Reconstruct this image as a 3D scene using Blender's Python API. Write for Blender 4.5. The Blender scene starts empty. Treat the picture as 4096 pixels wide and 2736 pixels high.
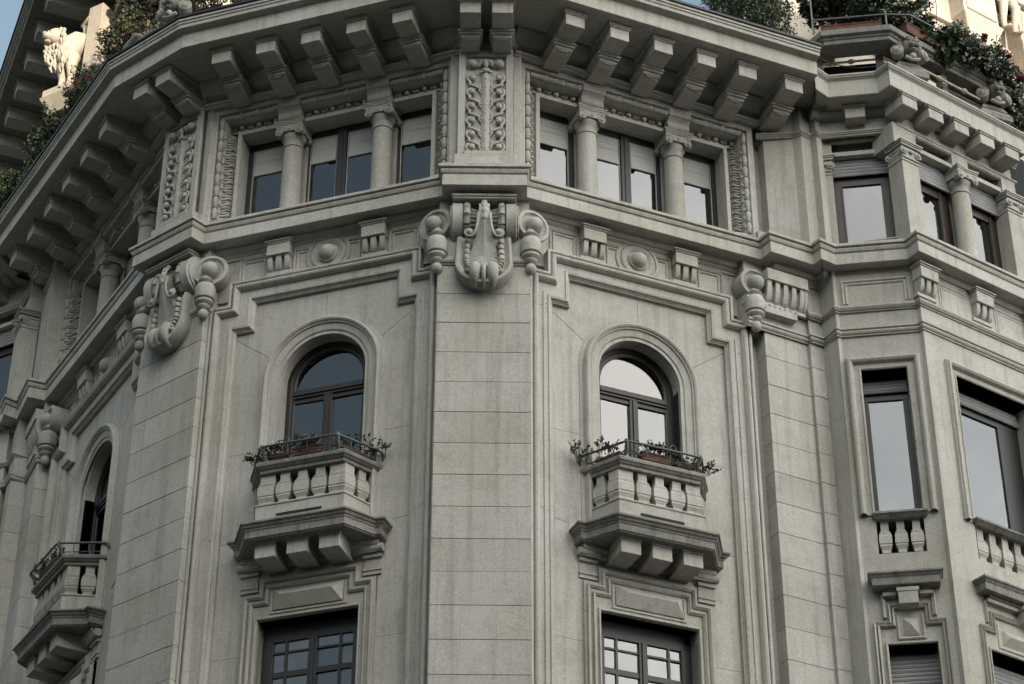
import bpy, bmesh, math, random
from math import sin, cos, pi, radians, hypot, atan2
from mathutils import Vector, Matrix
random.seed(7)
S = bpy.context.scene
COL = S.collection

# ---------------------------------------------------------------- camera
cam_d = bpy.data.cameras.new("camera")
cam = bpy.data.objects.new("camera", cam_d)
COL.objects.link(cam)
cam.location = (0, 0, 1.7)
cam.rotation_euler = (radians(90 + 33.72), 0, 0)
cam.rotation_euler = (Matrix.Rotation(radians(90 + 33.72), 3, 'X') @ Matrix.Rotation(radians(0.14), 3, 'Z')).to_euler()
cam_d.sensor_width = 36.0
cam_d.sensor_fit = 'HORIZONTAL'
cam_d.lens = 9050.0 / 4096.0 * 36.0
cam_d.clip_end = 2000
S.camera = cam

# ---------------------------------------------------------------- sky, sun, exposure
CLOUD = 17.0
SUN_AZ = radians(28)        # sun stands behind the viewer, this far to the right
SUN_EL = radians(10)
w = bpy.data.worlds.new("World")
S.world = w
w.use_nodes = True
nt = w.node_tree
sky = nt.nodes.new("ShaderNodeTexSky")
sky.sky_type = 'NISHITA'
sky.sun_disc = False
sky.sun_elevation = SUN_EL
sky.sun_rotation = pi - SUN_AZ
sky.air_density = 1.0
sky.dust_density = 1.5
sky.ozone_density = 1.0
bg = nt.nodes["Background"]
bg.inputs[1].default_value = 0.10
hs = nt.nodes.new("ShaderNodeHueSaturation")
hs.inputs["Saturation"].default_value = 0.75
hs.inputs["Hue"].default_value = 0.485
nt.links.new(sky.outputs[0], hs.inputs["Color"])
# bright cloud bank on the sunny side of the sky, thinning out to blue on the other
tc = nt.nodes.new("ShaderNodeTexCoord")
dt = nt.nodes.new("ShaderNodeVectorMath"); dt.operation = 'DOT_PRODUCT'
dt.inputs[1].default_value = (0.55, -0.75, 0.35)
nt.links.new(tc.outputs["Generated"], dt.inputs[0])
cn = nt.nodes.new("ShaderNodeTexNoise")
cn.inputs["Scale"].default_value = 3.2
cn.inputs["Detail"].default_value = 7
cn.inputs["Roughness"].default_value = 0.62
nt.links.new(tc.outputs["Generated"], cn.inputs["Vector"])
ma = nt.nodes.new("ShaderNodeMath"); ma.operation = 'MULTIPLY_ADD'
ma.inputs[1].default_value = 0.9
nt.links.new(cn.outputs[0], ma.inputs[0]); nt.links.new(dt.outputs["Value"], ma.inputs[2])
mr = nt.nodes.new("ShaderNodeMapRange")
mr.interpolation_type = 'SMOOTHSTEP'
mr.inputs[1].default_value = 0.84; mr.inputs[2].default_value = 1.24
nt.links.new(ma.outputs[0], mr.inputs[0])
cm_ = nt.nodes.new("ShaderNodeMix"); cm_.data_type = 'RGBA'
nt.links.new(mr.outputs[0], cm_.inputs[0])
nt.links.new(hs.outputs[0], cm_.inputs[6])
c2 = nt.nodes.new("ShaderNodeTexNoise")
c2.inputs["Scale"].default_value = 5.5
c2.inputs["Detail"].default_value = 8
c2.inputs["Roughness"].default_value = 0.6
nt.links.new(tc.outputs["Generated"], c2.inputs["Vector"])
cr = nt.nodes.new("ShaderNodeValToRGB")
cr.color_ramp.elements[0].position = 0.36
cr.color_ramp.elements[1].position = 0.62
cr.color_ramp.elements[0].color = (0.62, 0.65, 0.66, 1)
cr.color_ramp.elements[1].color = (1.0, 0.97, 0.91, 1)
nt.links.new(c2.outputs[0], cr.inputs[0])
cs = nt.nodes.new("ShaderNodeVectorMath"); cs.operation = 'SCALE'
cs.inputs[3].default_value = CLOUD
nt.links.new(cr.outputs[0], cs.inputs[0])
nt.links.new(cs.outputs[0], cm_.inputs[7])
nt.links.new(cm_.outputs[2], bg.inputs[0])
sd = bpy.data.lights.new("sun", 'SUN')
sd.energy = 2.3
sd.angle = radians(0.5)
sd.color = (1.0, 0.86, 0.68)
sun = bpy.data.objects.new("sun", sd)
COL.objects.link(sun)
sdir = Vector((sin(SUN_AZ) * cos(SUN_EL), -cos(SUN_AZ) * cos(SUN_EL), sin(SUN_EL)))
sun.rotation_euler = sdir.to_track_quat('Z', 'Y').to_euler()
sun.location = (20, -20, 40)
S.view_settings.view_transform = 'Standard'
S.view_settings.look = 'None'
S.view_settings.gamma = 1.0
S.view_settings.use_curve_mapping = False
S.cycles.diffuse_bounces = 1
S.view_settings.exposure = 1.42

# ---------------------------------------------------------------- materials
def newmat(name):
    m = bpy.data.materials.new(name)
    m.use_nodes = True
    return m, m.node_tree, m.node_tree.nodes["Principled BSDF"]

def nd(t, typ, **kw):
    n = t.nodes.new(typ)
    for k, v in kw.items():
        setattr(n, k, v)
    return n

def mixc(t, fac, a, b, mode='MIX'):
    n = nd(t, "ShaderNodeMix", data_type='RGBA', blend_type=mode)
    for sock, v in ((n.inputs[0], fac), (n.inputs[6], a), (n.inputs[7], b)):
        if hasattr(v, 'is_linked') or hasattr(v, 'links'):
            t.links.new(v, sock)
        elif isinstance(v, (int, float)):
            sock.default_value = v
        else:
            sock.default_value = (*v, 1)
    return n.outputs[2]

def ramp(t, src, p0, c0, p1, c1):
    r = nd(t, "ShaderNodeValToRGB")
    r.color_ramp.elements[0].position = p0
    r.color_ramp.elements[1].position = p1
    r.color_ramp.elements[0].color = (c0, c0, c0, 1)
    r.color_ramp.elements[1].color = (c1, c1, c1, 1)
    t.links.new(src, r.inputs[0])
    return r.outputs[0]

def noise(t, vec, scale, detail=4, rough=0.6, stretch=None):
    n = nd(t, "ShaderNodeTexNoise")
    n.inputs["Scale"].default_value = scale
    n.inputs["Detail"].default_value = detail
    n.inputs["Roughness"].default_value = rough
    if stretch:
        mp = nd(t, "ShaderNodeMapping")
        mp.inputs["Scale"].default_value = stretch
        t.links.new(vec, mp.inputs[0])
        vec = mp.outputs[0]
    t.links.new(vec, n.inputs["Vector"])
    return n.outputs[0]

def stone_mat(name, base, tint, dirt, grain=0.5, bump=0.25, streak=0.5):
    m, t, b = newmat(name)
    geo = nd(t, "ShaderNodeNewGeometry")
    pos = geo.outputs["Position"]
    big = noise(t, pos, 0.55, 5, 0.55)
    col = mixc(t, ramp(t, big, 0.35, 0, 0.68, 1), base, tint)
    med = noise(t, pos, 3.1, 6, 0.65)
    col = mixc(t, ramp(t, med, 0.5, 0, 0.8, 0.45), col, dirt)
    # run-off streaks, drawn out downwards
    st = noise(t, pos, 1.0, 5, 0.6, (9, 9, 0.45))
    col = mixc(t, ramp(t, st, 0.5, 0, 0.78, streak), col, dirt)
    # each block has its own tone
    oi = nd(t, "ShaderNodeObjectInfo")
    col = mixc(t, ramp(t, oi.outputs["Random"], 0.0, 0.0, 1.0, 0.26), col, dirt)
    # mineral grain
    g1 = noise(t, pos, 85, 2, 0.8)
    g2 = noise(t, pos, 26, 2, 0.7)
    col = mixc(t, grain, col, ramp(t, g1, 0.33, 0.12, 0.67, 1.0), 'OVERLAY')
    col = mixc(t, grain * 0.45, col, ramp(t, g2, 0.3, 0.2, 0.7, 0.9), 'OVERLAY')
    t.links.new(col, b.inputs["Base Color"])
    b.inputs["Roughness"].default_value = 0.9
    b.inputs["Specular IOR Level"].default_value = 0.25
    bp = nd(t, "ShaderNodeBump")
    bp.inputs["Strength"].default_value = bump
    bp.inputs["Distance"].default_value = 0.012
    add = nd(t, "ShaderNodeMath", operation='ADD')
    t.links.new(g1, add.inputs[0])
    n3 = noise(t, pos, 9, 4, 0.6)
    t.links.new(n3, add.inputs[1])
    t.links.new(add.outputs[0], bp.inputs["Height"])
    t.links.new(bp.outputs[0], b.inputs["Normal"])
    return m

STONE = stone_mat("limestone", (0.48, 0.46, 0.42), (0.385, 0.37, 0.31), (0.20, 0.195, 0.165), grain=0.27, streak=0.6)
ORN = stone_mat("carved_limestone", (0.45, 0.44, 0.39), (0.37, 0.36, 0.31), (0.15, 0.145, 0.125), grain=0.27, bump=0.3)
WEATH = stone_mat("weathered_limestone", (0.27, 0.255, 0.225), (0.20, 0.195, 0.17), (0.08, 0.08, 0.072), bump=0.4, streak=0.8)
PALE = stone_mat("pale_upper_stone", (0.52, 0.46, 0.38), (0.46, 0.41, 0.34), (0.3, 0.27, 0.23), grain=0.35)
MARBLE = stone_mat("pale_carved_stone", (0.60, 0.53, 0.44), (0.5, 0.44, 0.36), (0.26, 0.22, 0.18), grain=0.25)

def plain(name, c, rough=0.6, metal=0.0, spec=0.5, var=0.25, scale=14.0, rnd=False):
    m, t, b = newmat(name)
    geo = nd(t, "ShaderNodeNewGeometry")
    n = noise(t, geo.outputs["Position"], scale, 4, 0.6)
    col = mixc(t, ramp(t, n, 0.35, 0, 0.7, 1), c, tuple(x * (1 - var) for x in c))
    t.links.new(col, b.inputs["Base Color"])
    b.inputs["Roughness"].default_value = rough
    b.inputs["Metallic"].default_value = metal
    b.inputs["Specular IOR Level"].default_value = spec
    return m

IRON = plain("grey_iron", (0.12, 0.125, 0.125), 0.55, 0.3)
BLACKMETAL = plain("dark_metal_flashing", (0.018, 0.019, 0.022), 0.5, 0.2)
FRAME_DARK = plain("dark_window_frame", (0.018, 0.018, 0.018), 0.45)
WOOD = plain("brown_window_wood", (0.017, 0.011, 0.008), 0.45, var=0.5, scale=30)
REDWOOD = plain("reddish_window_wood", (0.028, 0.014, 0.010), 0.45, var=0.5, scale=30)
TERRA = plain("terracotta", (0.15, 0.07, 0.048), 0.85, var=0.45, scale=9)
BLIND = plain("grey_roller_slats", (0.30, 0.295, 0.29), 0.6, var=0.2, scale=3)
FABRIC = plain("pale_blind_fabric", (0.42, 0.42, 0.39), 0.8, var=0.1, scale=3)
SOIL = plain("dark_soil", (0.02, 0.016, 0.012), 0.9)
ROOM = plain("shade_black", (0.02, 0.02, 0.022), 0.9)  # near-black paint for the darkness of rooms and shaded openings
CURT = plain("blue_grey_curtain", (0.42, 0.47, 0.52), 0.85, var=0.2, scale=6)
SHEER = plain("sheer_white_curtain", (0.55, 0.56, 0.56), 0.85, var=0.1, scale=6)
DARKCURT = plain("green_velvet_curtain", (0.02, 0.03, 0.027), 0.9, var=0.4, scale=8)
ASPHALT = plain("asphalt", (0.05, 0.05, 0.05), 0.9, scale=2)
PAVE = plain("pavement_stone", (0.11, 0.105, 0.1), 0.9, scale=1.5)
CABLE = plain("black_cable_rubber", (0.012, 0.012, 0.012), 0.6)
BARK = plain("brown_stem_bark", (0.05, 0.035, 0.025), 0.9)

def leafmat(name, a, b_, c_):
    m, t, b = newmat(name)
    geo = nd(t, "ShaderNodeNewGeometry")
    r = nd(t, "ShaderNodeValToRGB")
    r.color_ramp.elements[0].color = (*a, 1)
    r.color_ramp.elements[1].color = (*c_, 1)
    e = r.color_ramp.elements.new(0.5)
    e.color = (*b_, 1)
    t.links.new(geo.outputs["Random Per Island"], r.inputs[0])
    t.links.new(r.outputs[0], b.inputs["Base Color"])
    b.inputs["Roughness"].default_value = 0.6
    return m
LEAF_D = leafmat("dark_leaves", (0.022, 0.035, 0.018), (0.035, 0.055, 0.025), (0.06, 0.075, 0.035))
LEAF_Y = leafmat("olive_leaves", (0.03, 0.042, 0.018), (0.055, 0.068, 0.026), (0.10, 0.10, 0.045))
LEAF_G = leafmat("green_leaves", (0.03, 0.05, 0.022), (0.05, 0.08, 0.03), (0.09, 0.12, 0.045))
PETAL_W = leafmat("white_petals", (0.5, 0.48, 0.42), (0.62, 0.6, 0.52), (0.7, 0.66, 0.55))
PETAL_R = leafmat("crimson_petals", (0.12, 0.01, 0.015), (0.18, 0.02, 0.025), (0.25, 0.03, 0.03))
PETAL_P = leafmat("dusty_pink_petals", (0.2, 0.07, 0.07), (0.3, 0.13, 0.11), (0.35, 0.16, 0.14))

def glassmat(name, ior, tint, refl=(1, 1, 1)):
    m, t, b = newmat(name)
    t.nodes.remove(b)
    out = t.nodes["Material Output"]
    fr = nd(t, "ShaderNodeFresnel")
    fr.inputs[0].default_value = ior
    gl = nd(t, "ShaderNodeBsdfGlossy")
    gl.inputs["Roughness"].default_value = 0.015
    gl.inputs[0].default_value = (*refl, 1)
    geo = nd(t, "ShaderNodeNewGeometry")
    n = noise(t, geo.outputs["Position"], 1.3, 0, 0.5)
    bp = nd(t, "ShaderNodeBump")
    bp.inputs["Strength"].default_value = 0.09
    bp.inputs["Distance"].default_value = 0.02
    t.links.new(n, bp.inputs["Height"])
    t.links.new(bp.outputs[0], gl.inputs["Normal"])
    tr = nd(t, "ShaderNodeBsdfTransparent")
    tr.inputs[0].default_value = (*tint, 1)
    mx = nd(t, "ShaderNodeMixShader")
    t.links.new(fr.outputs[0], mx.inputs[0])
    t.links.new(tr.outputs[0], mx.inputs[1])
    t.links.new(gl.outputs[0], mx.inputs[2])
    t.links.new(mx.outputs[0], out.inputs[0])
    return m
GLASS = glassmat("window_glass", 2.15, (0.8, 0.85, 0.85))

# ---------------------------------------------------------------- mesh builder
# Coordinates inside M are (u, d, z): u along the wall, d outwards from it, z up.
class M:
    def __init__(s):
        s.v = []
        s.f = []
    def add(s, vs, fs):
        o = len(s.v)
        s.v += [tuple(v) for v in vs]
        s.f += [tuple(i + o for i in f) for f in fs]
        return s
    def merge(s, o, du=0, dd=0, dz=0, sc=1):
        return s.add([(v[0] * sc + du, v[1] * sc + dd, v[2] * sc + dz) for v in o.v], o.f)
    def box(s, u0, u1, d0, d1, z0, z1):
        vs = [(u, d, z) for z in (z0, z1) for d in (d0, d1) for u in (u0, u1)]
        return s.add(vs, [(0, 1, 3, 2), (4, 6, 7, 5), (0, 4, 5, 1), (2, 3, 7, 6), (0, 2, 6, 4), (1, 5, 7, 3)])
    def frustum(s, a, b):  # a, b = (u0,u1,d0,d1,z)
        vs = [(u, d, q[4]) for q in (a, b) for d in (q[2], q[3]) for u in (q[0], q[1])]
        return s.add(vs, [(0, 1, 3, 2), (4, 6, 7, 5), (0, 4, 5, 1), (2, 3, 7, 6), (0, 2, 6, 4), (1, 5, 7, 3)])
    def prism(s, poly, h0, h1, mp):
        n = len(poly)
        vs = [mp(p[0], p[1], h0) for p in poly] + [mp(p[0], p[1], h1) for p in poly]
        fs = [tuple(range(n)), tuple(range(n, 2 * n))] + [(i, (i + 1) % n, n + (i + 1) % n, n + i) for i in range(n)]
        return s.add(vs, fs)
    def sweep(s, path, prof, mp, caps=True, close=False, closeprof=False):
        n = len(path)
        offs = []
        for i in range(n):
            def dirn(a, b):
                dx, dy = b[0] - a[0], b[1] - a[1]
                l = hypot(dx, dy) or 1e-9
                return dx / l, dy / l
            if close:
                d0 = dirn(path[i - 1], path[i]); d1 = dirn(path[i], path[(i + 1) % n])
            else:
                d1 = dirn(path[i], path[i + 1]) if i < n - 1 else None
                d0 = dirn(path[i - 1], path[i]) if i > 0 else d1
                d1 = d1 or d0
            n0 = (-d0[1], d0[0]); n1 = (-d1[1], d1[0])
            mx, my = n0[0] + n1[0], n0[1] + n1[1]
            l2 = mx * mx + my * my
            k = 2.0 / max(l2, 0.35)
            offs.append((mx * k, my * k))
        m = len(prof)
        vs = [mp(p[0] + o[0] * a, p[1] + o[1] * a, h) for p, o in zip(path, offs) for a, h in prof]
        fs = []
        for i in range(n if close else n - 1):
            j = (i + 1) % n
            for k in range(m if closeprof else m - 1):
                l = (k + 1) % m
                fs.append((i * m + k, j * m + k, j * m + l, i * m + l))
        if caps and not close and m > 2:
            fs.append(tuple(range(m)))
            fs.append(tuple((n - 1) * m + k for k in range(m)))
        return s.add(vs, fs)
    def lathe(s, c, prof, seg=20, axis=(0, 0, 1), a0=0, flat=1.0):
        ax = Vector(axis).normalized()
        up = Vector((0, 0, 1)) if abs(ax.z) < 0.9 else Vector((0, 1, 0))
        e1 = ax.cross(up).normalized()
        e2 = ax.cross(e1)
        c = Vector(c)
        vs = []
        m = len(prof)
        for k in range(seg):
            a = a0 + 2 * pi * k / seg
            e = e1 * cos(a) + e2 * sin(a) * flat
            for r, t in prof:
                vs.append(tuple(c + ax * t + e * r))
        fs = [(k * m + i, ((k + 1) % seg) * m + i, ((k + 1) % seg) * m + i + 1, k * m + i + 1) for k in range(seg) for i in range(m - 1)]
        if prof[0][0] > 1e-5: fs.append(tuple(k * m for k in range(seg)))
        if prof[-1][0] > 1e-5: fs.append(tuple(k * m + m - 1 for k in range(seg)))
        return s.add(vs, fs)
    def ball(s, c, r, seg=14, rings=8, sc=(1, 1, 1)):
        vs = []
        for i in range(rings + 1):
            th = pi * i / rings
            for k in range(seg):
                a = 2 * pi * k / seg
                vs.append((c[0] + r * sc[0] * sin(th) * cos(a), c[1] + r * sc[1] * sin(th) * sin(a), c[2] + r * sc[2] * cos(th)))
        fs = [(i * seg + k, i * seg + (k + 1) % seg, (i + 1) * seg + (k + 1) % seg, (i + 1) * seg + k) for i in range(rings) for k in range(seg)]
        return s.add(vs, fs)
    def tube(s, pts, r, seg=8, cap=True):
        pts = [Vector(p) for p in pts]
        n = len(pts)
        rs = r if isinstance(r, (list, tuple)) else [r] * n
        vs = []
        ref = Vector((0.13, 0.31, 0.94))
        for i in range(n):
            t = (pts[min(i + 1, n - 1)] - pts[max(i - 1, 0)])
            t = t.normalized() if t.length > 1e-9 else Vector((1, 0, 0))
            e1 = ref - t * ref.dot(t)
            if e1.length < 1e-3: e1 = Vector((1, 0, 0)) - t * t.x
            e1.normalize()
            ref = e1
            e2 = t.cross(e1)
            for k in range(seg):
                a = 2 * pi * k / seg
                vs.append(tuple(pts[i] + e1 * cos(a) * rs[i] + e2 * sin(a) * rs[i]))
        fs = [(i * seg + k, i * seg + (k + 1) % seg, (i + 1) * seg + (k + 1) % seg, (i + 1) * seg + k) for i in range(n - 1) for k in range(seg)]
        if cap: fs += [tuple(range(seg)), tuple((n - 1) * seg + k for k in range(seg))]
        return s.add(vs, fs)
    def quad(s, a, b, c, d):
        return s.add([a, b, c, d], [(0, 1, 2, 3)])

PL = lambda a, b, h: (a, b, h)     # path in plan (u, d), profile height z
WP = lambda a, b, h: (a, h, b)     # path in wall plane (u, z), profile depth d

def mesh(name, m, mat, smooth=None, bevel=0.0):
    me = bpy.data.meshes.new(name)
    me.from_pydata([(v[0], -v[1], v[2]) for v in m.v], [], m.f)
    bm = bmesh.new()
    bm.from_mesh(me)
    if bevel:
        bmesh.ops.remove_doubles(bm, verts=bm.verts, dist=1e-5)
    bmesh.ops.recalc_face_normals(bm, faces=bm.faces)
    if bevel:
        ed = [e for e in bm.edges if len(e.link_faces) == 2 and e.calc_face_angle(0) > 0.6]
        if ed:
            bmesh.ops.bevel(bm, geom=ed, offset=bevel, segments=1, affect='EDGES', clamp_overlap=True)
    bm.to_mesh(me)
    bm.free()
    me.materials.append(mat)
    if smooth is not None:
        for p in me.polygons: p.use_smooth = True
        me.set_sharp_from_angle(angle=radians(smooth))
    return me

class Fr:
    """A wall face: origin, direction (degrees); u to the right, d outwards."""
    def __init__(s, P, a):
        s.P = P; s.a = radians(a)
        s.t = (cos(s.a), sin(s.a)); s.n = (sin(s.a), -cos(s.a))
    def w(s, u, d):
        return (s.P[0] + s.t[0] * u + s.n[0] * d, s.P[1] + s.t[1] * u + s.n[1] * d)
WORLD = Fr((0, 0), 0)

def ob(name, me, fr=WORLD, parent=None, su=1.0, u=0, d=0, z=0, rz=0, **props):
    o = bpy.data.objects.new(name, me)
    COL.objects.link(o)
    x, y = fr.w(u * su, d)
    if parent is not None:
        o.parent = parent
        pl = parent.location
        o.location = (x - pl.x, y - pl.y, z - pl.z)
    else:
        o.location = (x, y, z)
    o.rotation_euler = (0, 0, fr.a + rz)
    o.scale = (su, 1, 1)
    for k, v in props.items(): o[k] = v
    return o

def sub(name, me, parent, **props):
    """a sub-part drawn in the same coordinates as the part it belongs to"""
    o = bpy.data.objects.new(name, me)
    COL.objects.link(o)
    o.parent = parent
    for k, v in props.items(): o[k] = v
    return o

# a spec is (name, mesh, [(sub name, mesh), ...], props); specs are built once and placed on every bay
def place(specs, fr, parent, su=1.0, u=0.0, d=0.0, z=0.0):
    out = []
    for sp in specs:
        nm, me, kids = sp[0], sp[1], sp[2] if len(sp) > 2 else []
        props = sp[3] if len(sp) > 3 else {}
        o = ob(nm, me, fr, parent, su, u=u, d=d, z=z, **props)
        for k in kids:
            sub(k[0], k[1], o, **(k[2] if len(k) > 2 else {}))
        out.append(o)
    return out

def thing(name, label, cat, loc=(0, 0, 0), group=None):
    o = bpy.data.objects.new(name, None)
    COL.objects.link(o)
    o.location = loc
    o.empty_display_size = 0.3
    o['label'] = label; o['category'] = cat
    if group: o['group'] = group
    return o
STUFF = {'kind': 'stuff'}
# ---------------------------------------------------------------- the corner building: plan
B = thing("corner_building", "curved corner palazzo of pale limestone with bracketed cornices and small balconies", "building", (0, 26, 0))

W1 = Fr(((-4.5 - 0.99) / 2, (26.66 + 25.49) / 2), -18.5)
W2 = Fr(((0.21 + 3.66) / 2, (25.52 + 27.01) / 2), 23.4)
W0 = Fr((-6.51, 29.195), -59.4)
FC = Fr((-0.39, 25.235), 0.8)
LP = Fr((-5.145, 26.865), -38.9)
RP = Fr((4.12, 26.975), 28.5)
XP = Fr((-7.96, 31.185), -66.0)
OL = Fr((4.78, 27.14), -8.5)
ORR = Fr((5.95, 26.78), 34.7)

def wp(pts): return [(x, -y) for x, y in pts]
def ang_off(fr, us, d): return [fr.w(u, d) for u in us]

sill_path = [(-10.2, 33.9), (-9.40, 32.0), (-9.31, 32.16), (-8.40, 31.66), (-8.28, 31.38), (-8.11, 31.53), (-7.81, 30.84), (-7.55, 30.95), (-5.47, 27.44), (-5.63, 27.25),
             (-4.66, 26.48), (-4.50, 26.66), (-0.99, 25.49), (-0.99, 25.23), (0.21, 25.245), (0.21, 25.52), (3.66, 27.01),
             (3.79, 26.81), (4.45, 27.14), (4.55, 26.99), (4.78, 27.14), (5.82, 26.99), (5.95, 26.78), (7.72, 28.01), (8.35, 28.45)]
m = M().sweep(wp(sill_path), [(-0.62, 21.20), (0, 21.20), (0, 21.375), (-0.012, 21.385), (-0.012, 21.40), (0.012, 21.41), (0.03, 21.45),
              (0.03, 21.465), (0.015, 21.475), (0.015, 21.485), (0.055, 21.49), (0.055, 21.54), (-0.1, 21.56), (-0.75, 21.57)], PL)
ob("sill_cornice", mesh("sill_cornice", m, STONE, bevel=0.006), parent=B)
# bed mould under the sill cornice
m = M().sweep(wp(sill_path), [(-0.6, 21.02), (-0.31, 21.02), (-0.31, 21.06), (-0.27, 21.09), (-0.27, 21.115), (-0.235, 21.12), (-0.205, 21.165), (-0.205, 21.203), (-0.6, 21.203)], PL)
ob("bed_mould", mesh("bed_mould", m, STONE), parent=B)

# top cornice
WE = W2.w(2.533, 0.97)
top_path = [(-9.35, 32.0), (-6.123, 26.729), (-4.957, 25.789), (-0.939, 24.427), (0.154, 24.443), WE]
m = M().sweep(wp(top_path), [(-1.35, 24.203), (-0.02, 24.203), (0, 24.21), (0, 24.47), (0.015, 24.475), (0.11, 24.50), (0.115, 24.56), (0.13, 24.565), (0.13, 24.60), (0.15, 24.61),
              (0.15, 24.65), (-0.3, 24.68), (-1.35, 24.70)], PL, caps=True)
ob("top_cornice", mesh("top_cornice", m, STONE), parent=B)
m = M().sweep(wp(top_path), [(-0.1, 24.665), (0.165, 24.655), (0.175, 24.66), (0.175, 24.70), (-0.1, 24.72)], PL)
ob("gutter_flashing", mesh("gutter_flashing", m, BLACKMETAL), parent=B)

# modillions under the top cornice: capped block, then a rounded inner bracket
def modillion_mesh():
    m = M()
    w = 0.152
    D0 = 0.78
    def ring(e, d0, d1, z0, z1): m.box(-w - e, w + e, d0 - 0.02, d1 + e, z0, z1)
    ring(0.035, -0.3, D0, 24.155, 24.20)
    ring(0.02, -0.3, D0, 24.13, 24.154)
    m.box(-w, w, 0.34, D0, 23.93, 24.131)
    m.box(-w + 0.002, w - 0.002, -0.1, 0.345, 23.93, 24.13)
    # stepped cap of the inner bracket
    m.box(-w - 0.035, w + 0.035, -0.1, 0.43, 23.90, 23.93)
    m.box(-w - 0.015, w + 0.015, -0.1, 0.40, 23.86, 23.899)
    poly = [(-0.1, 23.859), (0.37, 23.859), (0.37, 23.81), (0.31, 23.80)]
    for k in range(1, 6):
        a = pi / 2 * k / 5
        poly.append((0.19 + 0.12 * cos(a), 23.80 - 0.035 * sin(a)))
    poly.append((-0.1, 23.765))
    m.prism(poly, -w + 0.012, w - 0.012, lambda a, b, h: (h, a, b))
    # hipped boss under the inner bracket
    m.frustum((-w + .045, w - .045, 0.30, 0.36, 23.815), (-w + .09, w - .09, 0.32, 0.35, 23.79))
    return m
MOD = mesh("modillion", modillion_mesh(), STONE, bevel=0.006)
for fr, us, dd, su in ((W1, [-1.446, -0.723, 0, 0.723, 1.446], 0, 1), (W2, [-1.446, -0.723, 0, 0.723, 1.42, 2.215], 0, 1),
                       (FC, [-0.235, 0.235], -0.23, 1), (LP, [-0.245, 0.245], -0.23, 1), (W0, [1.5, 0.72, -0.07, -0.86, -1.65, -2.47], -0.03, 1)):
    for u in us:
        ob("modillion", MOD, fr, B, u=u, d=dd)

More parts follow.
